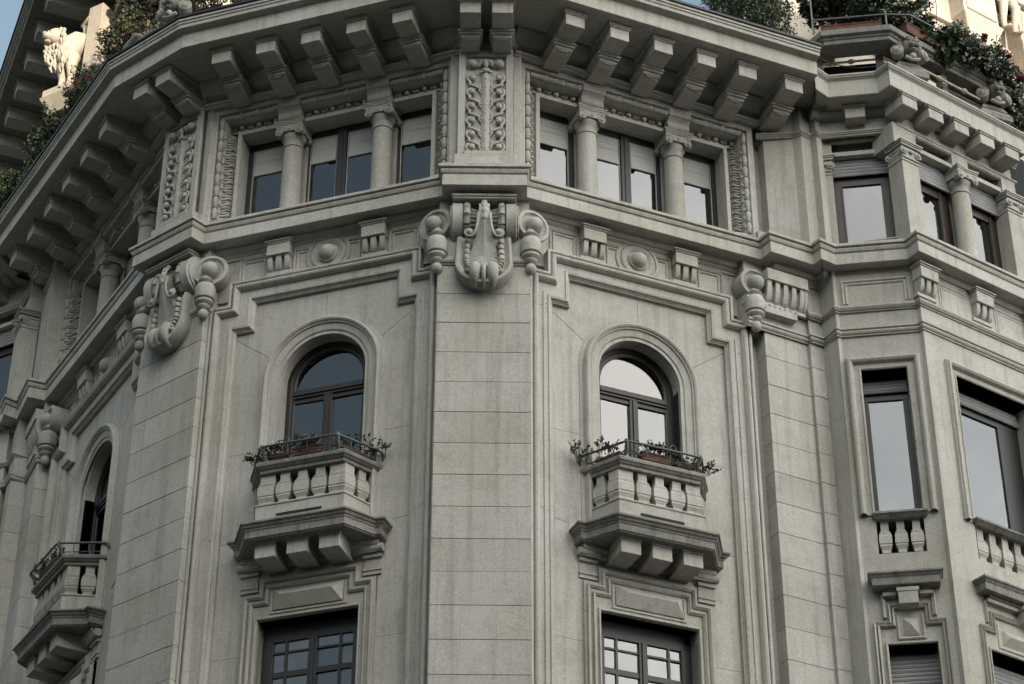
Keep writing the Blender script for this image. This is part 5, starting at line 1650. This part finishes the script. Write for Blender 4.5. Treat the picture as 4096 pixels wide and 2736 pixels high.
# eaves of the far wing, high on the left
EV = Fr((-9.11, 32.2), -67.9)
m = M().sweep([(-16, 0), (6.0, 0)], [(-1.7, 31.0), (0, 31.0), (0, 31.10), (0.05, 31.14), (0.05, 31.20), (0.10, 31.24), (0.10, 31.34), (-1.7, 31.5)], PL)
ob("eaves_cornice", mesh("eaves_cornice", m, WEATH), EV, B)
m = M().box(-16, 6.0, 0.05, 0.13, 31.345, 31.40)
ob("gutter_flashing", mesh("gutter_flashing", m, BLACKMETAL), EV, B)
m = M()
m.box(-0.17, 0.17, -1.5, -0.22, 30.74, 31.0)
m.box(-0.20, 0.20, -1.5, -0.19, 30.94, 30.999)
m.box(-0.19, 0.19, -1.5, -1.0, 30.45, 30.739)
EM = mesh("modillion", m, STONE, bevel=0.006)
for k in range(12): ob("modillion", EM, EV, B, u=0.2 - 0.93 * k)
m = M().box(-16, 3.5, -3.2, -1.45, 23.5, 31.0)
for z in (24.9, 27.6, 30.1): m.box(-16, 3.5, -1.5, -1.36, z, z + 0.12)
ob("far_wing_wall", mesh("far_wing_wall", m, PALE), EV, B)

# winged lion standing against the far wing
LI = Fr((-8.62, 33.25), -30)
def winged_lion():
    t = thing("winged_lion", "pale carved winged lion standing in the sun under the dark eaves at upper left", "statue", (LI.P[0], LI.P[1], 28.2))
    b = M()
    # chest, shoulders and belly as one body turned towards the street
    b.tube([(0.30, -0.35, 1.55), (0.12, -0.10, 1.45), (0.02, 0.08, 1.20), (0.02, 0.10, 0.95), (0.12, 0.0, 0.72)], [0.22, 0.30, 0.31, 0.25, 0.15], 18)
    for s_, k in ((-1, 0.0), (1, 0.04)):
        b.tube([(0.04 + s_ * 0.13, 0.05, 0.98), (0.05 + s_ * 0.13, 0.10, 0.70), (0.06 + s_ * 0.12, 0.04, 0.42), (0.05 + s_ * 0.12, 0.06, 0.14), (0.04 + s_ * 0.12, 0.12, 0.05)], [0.16, 0.13, 0.085, 0.065, 0.07], 12)
        for q in (-1, 0, 1): b.ball((0.04 + s_ * 0.12 + q * 0.045, 0.18, 0.03), 0.04, 8, 6, (0.8, 1.5, 0.9))
    body = mesh("lion_body", b, MARBLE, smooth=70)
    o = ob("lion_body", body, LI, t, z=28.2)
    h = M()
    h.ball((-0.20, 0.28, 1.50), 0.20, 18, 12, (0.95, 1.0, 1.05))
    h.ball((-0.26, 0.46, 1.42), 0.115, 14, 9, (1, 1.1, 0.8))
    h.ball((-0.28, 0.57, 1.46), 0.045, 10, 6, (1.3, .8, .8))
    h.ball((-0.26, 0.45, 1.29), 0.075, 10, 6, (1, 1, .5))
    for s_ in (-1, 1):
        h.ball((-0.23 + s_ * 0.085, 0.42, 1.555), 0.035, 8, 6)
        h.tube([(-0.24 + s_ * 0.03, 0.45, 1.59), (-0.22 + s_ * 0.11, 0.42, 1.61), (-0.2 + s_ * 0.17, 0.34, 1.58)], 0.028, 7)
        h.ball((-0.19 + s_ * 0.16, 0.24, 1.70), 0.05, 8, 6)
    ob("lion_head", mesh("lion_head", h, MARBLE, smooth=70), LI, t, z=28.2)
    mn = M()
    random.seed(11)
    for k in range(110):
        th = random.uniform(0, 2 * pi)
        q = random.random()
        cx, cd, cz = -0.16 + 0.10 * q, 0.22 - 0.10 * q, 1.50 - 0.65 * q
        r = 0.235 + 0.09 * q * (1 - q) * 2
        x, z = cx + r * cos(th) * 0.95, cz + r * sin(th) * 0.9
        d = cd + 0.10 * random.random() + 0.06
        mn.tube([(x, d, z), (x + 0.03 * cos(th), d + 0.03, z - 0.06), (x + random.uniform(-.04, .04), d - 0.01, z - 0.15 - 0.06 * random.random())], [0.035, 0.04, 0.012], 7)
    ob("lion_mane", mesh("lion_mane", mn, MARBLE, smooth=70), LI, t, z=28.2)
    wg = M()
    wg.tube([(0.35, -0.30, 1.75), (0.20, -0.10, 1.98), (0.42, -0.05, 2.05), (0.70, -0.15, 1.98), (0.85, -0.25, 1.7)], [0.06, 0.08, 0.085, 0.08, 0.05], 10)
    for k in range(11):
        t_ = k / 10
        x0 = 0.22 + 0.62 * t_
        wg.tube([(x0, -0.12 - .1 * t_, 1.95 - 0.15 * t_), (x0 + 0.06, -0.14, 1.5), (x0 + 0.05 - 0.1 * (1 - t_), -0.18, 1.05 + 0.25 * sin(t_ * 3))], [0.045, 0.05, 0.02], 7)
    ob("wing", mesh("wing", wg, MARBLE, smooth=60), LI, t, z=28.2)
    p = M()
    p.box(-0.30, 0.42, -0.6, 0.34, -0.22, -0.01); p.frustum((-0.2, 0.3, -0.6, 0.2, -0.6), (-0.34, 0.46, -0.6, 0.38, -0.22))
    p.box(0.42, 0.80, -0.6, 0.02, -1.5, 2.3)
    ob("plinth", mesh("plinth", p, MARBLE, bevel=0.01), LI, t, z=28.2)
    return t
lion = winged_lion()
lion.location = (-8.10, 31.5, 28.05)
lion.scale = (0.84, 0.84, 0.84)

# ---------------------------------------------------------------- plants
def leaf_cloud(blobs, n, size, seed, lobes=1.0, droop=0.2):
    """small bent leaves spread through a set of overlapping ellipsoids (world coordinates, y up the page = -d)"""
    rnd = random.Random(seed)
    m = M()
    tot = sum(b[3] ** 2 for b in blobs)
    for bx, by, bz, r, sx, sy, sz in [(b + (1, 1, 1))[:7] if len(b) == 4 else b for b in blobs]:
        k = int(n * r * r / tot)
        # clumps inside the blob
        cl = []
        for _ in range(max(4, int(k / 45))):
            v = Vector((rnd.gauss(0, 1), rnd.gauss(0, 1), rnd.gauss(0, 1))).normalized() * (rnd.random() ** 0.4)
            cl.append((bx + v.x * r * sx, by + v.y * r * sy, bz + v.z * r * sz, r * rnd.uniform(0.16, 0.38)))
        for _ in range(k):
            c = rnd.choice(cl)
            v = Vector((rnd.gauss(0, 1), rnd.gauss(0, 1), rnd.gauss(0, 1)))
            v = v.normalized() * rnd.random() ** 0.5 * c[3]
            p = Vector((c[0], c[1], c[2])) + v
            s_ = size * rnd.uniform(0.6, 1.3)
            a = Vector((rnd.gauss(0, 1), rnd.gauss(0, 1), rnd.gauss(0, .7) - droop)).normalized()
            b_ = a.cross(Vector((rnd.gauss(0, 1), rnd.gauss(0, 1), rnd.gauss(0, 1)))).normalized()
            nrm = a.cross(b_)
            q0 = p; q1 = p + a * s_ * 0.5 + b_ * s_ * 0.27 + nrm * s_ * .06; q2 = p + a * s_; q3 = p + a * s_ * 0.5 - b_ * s_ * 0.27 + nrm * s_ * .06
            m.add([(q.x, -q.y, q.z) for q in (q0, q1, q2, q3)], [(0, 1, 2, 3)])
    return m
def blossoms(blobs, n, size, seed):
    rnd = random.Random(seed)
    m = M()
    for _ in range(n):
        bx, by, bz, r, sx, sy, sz = rnd.choice([(b + (1, 1, 1))[:7] if len(b) == 4 else b for b in blobs])
        v = Vector((rnd.gauss(0, 1), rnd.gauss(0, 1) - 0.7, rnd.gauss(0, 1))).normalized() * rnd.uniform(0.75, 1.05)
        c = Vector((bx + v.x * r * sx, by + v.y * r * sy, bz + v.z * r * sz))
        s_ = size * rnd.uniform(0.6, 1.3)
        for k in range(6):
            d1 = Vector((rnd.gauss(0, 1), rnd.gauss(0, 1), rnd.gauss(0, 1))).normalized()
            d2 = d1.cross(Vector((rnd.gauss(0, 1), rnd.gauss(0, 1), rnd.gauss(0, 1)))).normalized()
            q = [c, c + d1 * s_ + d2 * s_ * .5, c + d1 * s_ * 1.3, c + d1 * s_ - d2 * s_ * .5]
            m.add([(p.x, -p.y, p.z) for p in q], [(0, 1, 2, 3)])
    return m
def shrub(name, label, blobs, n, size, seed, mat, cat="shrub", flowers=(), stems=True, group=None):
    base = blobs[0]
    t = thing(name, label, cat, (base[0], base[1], min(b[2] - b[3] * (b[6] if len(b) > 4 else 1) for b in blobs)), group)
    ob("foliage", mesh("foliage", leaf_cloud(blobs, n, size, seed), mat), WORLD, t, z=0)
    if stems:
        rnd = random.Random(seed + 5)
        s_ = M()
        for b in blobs:
            bb = (b + (1, 1, 1))[:7] if len(b) == 4 else b
            for _ in range(5):
                p0 = (bb[0] + rnd.uniform(-.1, .1), -(bb[1] + 0.05), bb[2] - bb[3] * bb[6] * 0.95)
                p2 = (bb[0] + rnd.uniform(-.6, .6) * bb[3] * bb[4], -(bb[1] + rnd.uniform(-.5, .3) * bb[3]), bb[2] + rnd.uniform(0, .8) * bb[3] * bb[6])
                p1 = tuple((p0[i] + p2[i]) / 2 + rnd.uniform(-.06, .06) for i in range(3))
                s_.tube([p0, p1, p2], [0.012, 0.009, 0.004], 5)
        ob("stem", mesh("stem", s_, BARK), WORLD, t, z=0)
    for nm, k, sz, mt in flowers:
        ob(nm, mesh(nm, blossoms(blobs, k, sz, seed + k), mt), WORLD, t, z=0)
    return t
def bl(fr, u, d, z, r, sx=1, sy=1, sz=1):
    x, y = fr.w(u, d)
    return (x, y, z, r, sx, sy, sz)
F_W = ("blossom", 160, 0.022, PETAL_W)
# oriel terrace, right
shrub("oleander_shrub", "tall dark green shrub behind the metal rail at the corner of the planted terrace", [bl(OL, 0.25, 0.0, 26.25, 0.42), bl(OL, 0.75, 0.0, 26.2, 0.45), bl(OL, 0.45, 0.0, 26.75, 0.5), bl(OL, -0.05, 0.05, 26.35, 0.22)], 9000, 0.075, 1, LEAF_D)
shrub("jasmine_shrub", "white flowering climber above the terracotta planter corner", [bl(OL, 1.15, 0.1, 26.1, 0.42), bl(ORR, 0.35, 0.0, 26.0, 0.42), bl(ORR, 0.1, 0.0, 26.5, 0.4)], 9000, 0.06, 2, LEAF_G, flowers=(("blossom", 330, 0.03, PETAL_W),))
shrub("broadleaf_shrub", "glossy green broad leaved plant hanging over the terrace coping between the white flowers", [bl(ORR, 0.75, 0.05, 25.65, 0.34), bl(ORR, 0.95, 0.12, 25.45, 0.30)], 2600, 0.12, 3, LEAF_G)
shrub("jasmine_shrub", "white flowering climber trailing over the middle of the sloping planter", [bl(ORR, 1.25, 0.0, 25.75, 0.40), bl(ORR, 1.6, 0.0, 25.65, 0.38), bl(ORR, 1.35, 0.22, 25.5, 0.3), bl(ORR, 1.75, 0.25, 25.45, 0.26)], 11000, 0.06, 4, LEAF_D, flowers=(("blossom", 260, 0.028, PETAL_W),))
shrub("jasmine_shrub", "white flowering climber falling past the farther carved lion head", [bl(ORR, 2.0, 0.18, 25.6, 0.34), bl(ORR, 2.35, 0.05, 25.45, 0.33), bl(ORR, 2.55, 0.1, 25.05, 0.28), bl(ORR, 2.65, 0.12, 24.75, 0.2)], 10000, 0.06, 5, LEAF_D, flowers=(("blossom", 230, 0.028, PETAL_W),))
for i, (u, z, lab) in enumerate(((0.72, 26.35, "dark red rose bloom nearest the tall terrace shrub"), (1.75, 25.95, "dark red rose bloom in front of the carved figures"), (2.25, 25.85, "dark red rose bloom highest over the farther lion head"), (2.5, 25.45, "dark red rose bloom beside the farther lion head"))):
    x, y = ORR.w(u, 0.32)
    t = thing("rose", lab, "flower", (x, y, z), "red roses on the planted terrace")
    pm = blossoms([(x, y, z, 0.04)], 22, 0.04, 40 + i)
    ob("bloom", mesh("bloom", pm, PETAL_R), WORLD, t)
    s_ = M().tube([(x, -y, z), (x + .02, -y - 0.05, z - 0.2), (x, -y - 0.15, z - 0.5)], 0.006, 5)
    ob("stem", mesh("stem", s_, BARK), WORLD, t)
def box_planter(fr, u0, u1, d0, d1, z0, z1, label, group):
    x, y = fr.w((u0 + u1) / 2, (d0 + d1) / 2)
    t = thing("planter_box", label, "planter", (x, y, z0), group)
    m = M()
    m.frustum((u0 + .012, u1 - .012, d0 + .01, d1 - .01, z0), (u0, u1, d0, d1, z1 - 0.03))
    m.box(u0 - 0.008, u1 + 0.008, d0 - 0.008, d1 + 0.008, z1 - 0.03, z1)
    ob("box", mesh("planter_box", m, TERRA, bevel=0.004), fr, t)
    ob("soil", mesh("soil", M().box(u0 + .01, u1 - .01, d0 + .01, d1 - .01, z1, z1 + 0.006), SOIL), fr, t)
    return t
GP = "terracotta planters on the oriel terrace"
box_planter(OL, 0.12, 1.05, 0.12, 0.34, 25.35, 25.56, "long terracotta planter on the coping under the tall dark shrub", GP)
box_planter(ORR, 0.10, 1.00, 0.0, 0.22, 25.35, 25.54, "terracotta planter behind the nearer carved lion head", GP)
box_planter(ORR, 1.08, 1.98, 0.0, 0.22, 25.35, 25.54, "terracotta planter under the middle white flowering climber", GP)
box_planter(ORR, 2.06, 2.80, 0.0, 0.22, 25.35, 25.54, "terracotta planter at the far end of the sloping parapet", GP)
t = thing("terrace_railing", "thin grey metal rail carried on posts around the terrace planters", "railing", (5.5, 26.4, 25.35))
m = M()
a = OL.w(-0.02, 0.42); b_ = OL.w(1.12, 0.40); c = ORR.w(0.1, 0.30); d_ = ORR.w(2.9, 0.30)
pts = [(p[0], -p[1], 25.62) for p in (a, b_, c, d_)]
m.tube(pts, 0.018, 6)
ob("handrail", mesh("handrail", m, IRON), WORLD, t)
for p in (a, b_, ORR.w(1.0, 0.3), ORR.w(2.0, 0.3), d_):
    ob("post", mesh("post", M().box(p[0] - .012, p[0] + .012, -p[1] - .012, -p[1] + .012, 25.33, 25.70 if p is not a else 26.6), IRON), WORLD, t)
t = thing("power_cable", "thin black cable sagging across the oriel parapet behind the lion heads", "cable", (4.6, 26.5, 24.9))
pts = []
P0, P1, P2 = (4.62, 26.60, 24.78), OL.w(1.1, 0.26) + (24.74,), ORR.w(2.9, 0.30) + (24.55,)
for k in range(13):
    q = k / 12; pts.append((P0[0] + (P1[0] - P0[0]) * q, -(P0[1] + (P1[1] - P0[1]) * q), P0[2] + (P1[2] - P0[2]) * q - 0.16 * sin(pi * q)))
for k in range(1, 13):
    q = k / 12; pts.append((P1[0] + (P2[0] - P1[0]) * q, -(P1[1] + (P2[1] - P1[1]) * q), P1[2] + (P2[2] - P1[2]) * q + 0.06 * sin(3 * pi * q)))
ob("wire", mesh("wire", M().tube(pts, 0.009, 6), CABLE, smooth=60), WORLD, t)

# shrubs on the main terrace
shrub("conifer_shrub", "olive brown clipped shrub hanging over the gutter above the right bay", [bl(W2, 1.25, 0.35, 25.75, 0.45), bl(W2, 1.75, 0.35, 25.7, 0.5), bl(W2, 2.2, 0.3, 25.75, 0.45), bl(W2, 2.0, 0.45, 25.35, 0.32), bl(W2, 1.6, 0.2, 26.3, 0.5), bl(W2, 2.15, 0.2, 26.3, 0.42)], 17000, 0.045, 8, LEAF_G)
m = M().box(-1.8, 2.3, 0.45, 0.60, 24.72, 24.95)
m.box(-1.8, 2.3, 0.40, 0.63, 25.02, 25.10)
ob("terrace_planter_wall", mesh("terrace_planter_wall", m, WEATH), W2, B)
shrub("terrace_shrub", "large sunlit shrub with small pale blossoms beside the winged lion", [bl(W0, -0.9, -0.35, 28.1, 0.62), bl(W0, 0.2, -0.5, 28.6, 0.75), bl(W0, 1.2, -0.5, 28.4, 0.6), bl(W0, -0.2, -0.3, 27.5, 0.6)], 17000, 0.08, 9, LEAF_Y, flowers=(("blossom", 110, 0.028, PETAL_P),))
shrub("terrace_shrub", "dark shrub with dusty red blossoms along the gutter below the winged lion", [bl(W0, -1.5, 0.2, 27.2, 0.36), bl(W0, -1.0, 0.25, 26.9, 0.4), bl(W0, -1.9, 0.2, 26.8, 0.32), bl(W0, 0.1, 0.2, 26.2, 0.42), bl(W0, -0.9, 0.1, 26.9, 0.4)], 11000, 0.065, 10, LEAF_D, flowers=(("blossom", 110, 0.028, PETAL_R),))
shrub("terrace_shrub", "dark green shrub spilling towards the gutter lower down the left cornice", [bl(W0, -2.9, 0.2, 27.5, 0.42), bl(W0, -3.3, 0.2, 27.1, 0.42), bl(W0, -3.7, 0.2, 26.8, 0.35)], 8000, 0.07, 11, LEAF_D)
shrub("terrace_shrub", "round green bush at the left edge of the view above the gutter", [bl(W0, -5.5, 0.2, 27.55, 0.45), bl(W0, -4.9, 0.2, 27.3, 0.35), bl(W0, -6.3, 0.2, 27.6, 0.5)], 7000, 0.08, 12, LEAF_G)
shrub("terrace_shrub", "reddish mixed flowers behind the gutter above the left bay", [bl(W1, -1.5, 0.35, 25.7, 0.42), bl(W1, -0.9, 0.35, 25.8, 0.42), bl(W1, -0.2, 0.3, 25.9, 0.4), bl(W1, -2.1, 0.1, 26.2, 0.5)], 7000, 0.06, 13, LEAF_Y, flowers=(("blossom", 120, 0.03, PETAL_P),))
t = thing("terrace_screen", "slim grey metal post and slanting rail at the bend of the terrace", "railing", LP.w(-0.2, 0.35) + (24.7,))
a = LP.w(-0.18, 0.40); b_ = LP.w(0.9, 0.45)
ob("post", mesh("post", M().tube([(a[0], -a[1], 24.7), (a[0], -a[1], 27.2)], 0.028, 8), IRON), WORLD, t)
ob("handrail", mesh("handrail", M().tube([(a[0], -a[1], 25.4), (b_[0], -b_[1], 25.9), (b_[0] + .6, -b_[1] + .1, 26.2)], 0.022, 8), IRON), WORLD, t)
m = M()
m.tube([(-1.2, 0.55, 24.75), (-0.9, 0.5, 24.95), (-0.75, 0.5, 25.25), (-0.55, 0.5, 25.35), (-0.4, 0.5, 25.25)], [0.04, 0.05, 0.05, 0.05, 0.03], 8)
m.tube([(-1.0, 0.6, 24.75), (-0.6, 0.6, 24.85), (-0.3, 0.6, 25.05), (0.0, 0.6, 25.1)], [0.04, 0.05, 0.05, 0.03], 8)
ob("parapet_scroll", mesh("parapet_scroll", m, WEATH, smooth=50), LP, B)

# ---------------------------------------------------------------- balcony planters and their plants
def sprig(x, y, z, h, seed, fr=None, spread=0.1, n=9, leaf=0.028):
    rnd = random.Random(seed)
    m = M()
    for k in range(n):
        ax, ay = rnd.uniform(-spread, spread), rnd.uniform(-0.04, 0.12)
        lean = rnd.uniform(-.08, .08)
        p0 = (x + ax, y + ay * .3, z)
        p1 = (x + ax + lean, y + ay * .6 + .02, z + h * rnd.uniform(.35, .6))
        p2 = (x + ax + lean * 2.2, y + ay + .03, z + h * rnd.uniform(.3, 1.1))
        m.tube([p0, p1, p2], [0.004, 0.0035, 0.002], 4)
        for j in range(16):
            t_ = rnd.uniform(.25, 1.0)
            c = [p1[i] + (p2[i] - p1[i]) * t_ for i in range(3)]
            a = Vector((rnd.gauss(0, 1), rnd.gauss(0, 1), rnd.gauss(0, 1))).normalized()
            b_ = a.cross(Vector((rnd.gauss(0, 1), rnd.gauss(0, 1), rnd.gauss(0, 1)))).normalized()
            c = Vector(c); s_ = leaf * rnd.uniform(.6, 1.3)
            m.add([tuple(q) for q in (c, c + a * s_ * .5 + b_ * s_ * .35, c + a * s_, c + a * s_ * .5 - b_ * s_ * .35)], [(0, 1, 2, 3)])
    return m
def plant(fr, u, d, z, h, seed, label, spread=0.14, n=10, mat=None, group="small plants on the balconies", leaf=0.028):
    x, y = fr.w(u, d)
    o = ob("potted_plant", mesh("potted_plant", sprig(0, 0, 0, h, seed, spread=spread, n=int(n * 1.5), leaf=leaf * 1.15), mat or LEAF_G), fr, None, u=u, d=d, z=z)
    o['label'] = label; o['category'] = 'plant'; o['group'] = group
    return o
GB = "terracotta window boxes on the balconies"
def balc_set(fr, mir, nm):
    s_ = mir
    def bx(u0, u1, d0, d1, z0, z1, lab, fr_=None):
        if fr_ is None:
            a, b = sorted((u0 * s_, u1 * s_)); return box_planter(fr, a, b, d0, d1, z0, z1, lab, GB)
        return box_planter(fr_, u0, u1, d0, d1, z0, z1, lab, GB)
    bx(-0.50, -0.24, 0.02, 0.17, 17.16, 17.27, "dark terracotta window box at the outer end of the " + nm)
    bx(-0.12, 0.30, 0.06, 0.21, 17.165, 17.285, "faded terracotta window box in the middle of the " + nm)
    sf = Fr(fr.w(s_ * 0.60, 0.15), math.degrees(fr.a) + s_ * 61) if s_ > 0 else Fr(fr.w(-0.60, 0.15), math.degrees(fr.a) - 61)
    a, b = (0.04, 0.44) if s_ > 0 else (-0.44, -0.04)
    bx(a, b, -0.20, -0.05, 17.16, 17.28, "brick red window box on the canted side of the " + nm, sf)
    plant(fr, s_ * -0.60, 0.10, 17.18, 0.16, 21 + s_, "straggly stems leaning out at the outer corner of the " + nm, n=16, mat=LEAF_D)
    plant(fr, s_ * -0.38, 0.10, 17.26, 0.16, 23 + s_, "wiry low plant in the dark box of the " + nm, n=12, mat=LEAF_D)
    plant(fr, s_ * 0.06, 0.13, 17.28, 0.17, 25 + s_, "olive green plant in the middle box of the " + nm, n=18, spread=.18, mat=LEAF_Y, leaf=.034)
    x = s_ * 0.72
    plant(fr, x, -0.05, 17.26, 0.20, 27 + s_, "thin sprigs rising from the red side box of the " + nm, n=12, mat=LEAF_D)
    plant(fr, s_ * 0.92, -0.27, 17.18, 0.28, 29 + s_, "twiggy dried plant at the wall end of the " + nm, n=12, mat=LEAF_D)
    # hanging tangle behind the rail
    m = M()
    rnd = random.Random(60 + s_)
    for k in range(46):
        u = rnd.uniform(-0.55, 0.55); z = rnd.uniform(17.16, 17.30)
        m.tube([(u, 0.16, z), (u + rnd.uniform(-.06, .06), 0.21, z + rnd.uniform(-.03, .06)), (u + rnd.uniform(-.1, .1), 0.19 + rnd.uniform(0, .05), z + rnd.uniform(-.06, .07))], 0.0045, 4)
    o = ob("potted_plant", mesh("trailing_stems", m, LEAF_D), fr); o['label'] = "dark tangle of trailing stems behind the front rail of the " + nm; o['category'] = 'plant'; o['group'] = "small plants on the balconies"
balc_set(W1, 1, "left arched window balcony")
balc_set(W2, -1, "right arched window balcony")
box_planter(W0, -0.5, 0.1, 0.04, 0.19, 17.16, 17.28, "terracotta window box on the far left balcony", GB)
plant(W0, -0.45, 0.15, 17.26, 0.2, 51, "wiry plant at the outer corner of the far left balcony", n=16, mat=LEAF_D)
plant(W0, 0.05, 0.12, 17.26, 0.14, 52, "low tangled plant behind the rail of the far left balcony", n=12, mat=LEAF_D)
# ---------------------------------------------------------------- ground
g = M().quad((-400, -400, 0), (400, -400, 0), (400, 400, 0), (-400, 400, 0))
o = ob("street", mesh("street", g, ASPHALT)); o['kind'] = 'structure'
g = M().prism([(p[0], p[1]) for p in wp([(-14, 36), (-8.6, 27.4), (-5.5, 23.5), (-1, 22.2), (0.5, 22.2), (4.5, 24), (12, 28), (14, 40)])], 0.0, 0.14, PL)
o = ob("pavement", mesh("pavement", g, PAVE)); o['kind'] = 'structure'

# ---------------------------------------------------------------- unseen blocks behind and beside the viewer, added and sized to shade the facade
DKSTONE = stone_mat("low_bounce_stucco", (0.085, 0.08, 0.072), (0.07, 0.066, 0.06), (0.05, 0.048, 0.043))  # kept dark so little light bounces up under the ledges
def block(fr, L, depth, H, label, storeys=8):
    t = thing("shading_block", label, "building", (fr.P[0], fr.P[1], 0))
    m = M().box(-L / 2, L / 2, -depth, 0, 0, H)
    m.box(-L / 2 - 0.6, L / 2 + 0.6, -1.0, 0.8, H - 1.2, H - 0.3)
    ob("wall", mesh("block_wall", m, DKSTONE), fr, t)
    win = mesh("window", M().box(-0.6, 0.6, -0.2, 0.03, 0, 2.0).box(-0.75, 0.75, 0.0, 0.18, -0.15, 0.0), FRAME_DARK)
    st = (H - 5.0) / storeys
    for k in range(storeys):
        n = int(L / 3.4)
        for i in range(n):
            ob("window", win, fr, t, u=-L / 2 + (i + 0.5) * L / n, z=4.6 + k * st)
block(Fr((14, -20), 180), 76, 14, 36.8, "tall dark grey block across the street, out of view, sized to shade the facade")
block(Fr((-36, 10), 100), 50, 12, 30.0, "lower dark grey block added out of view on the left to darken the left faces", 7)
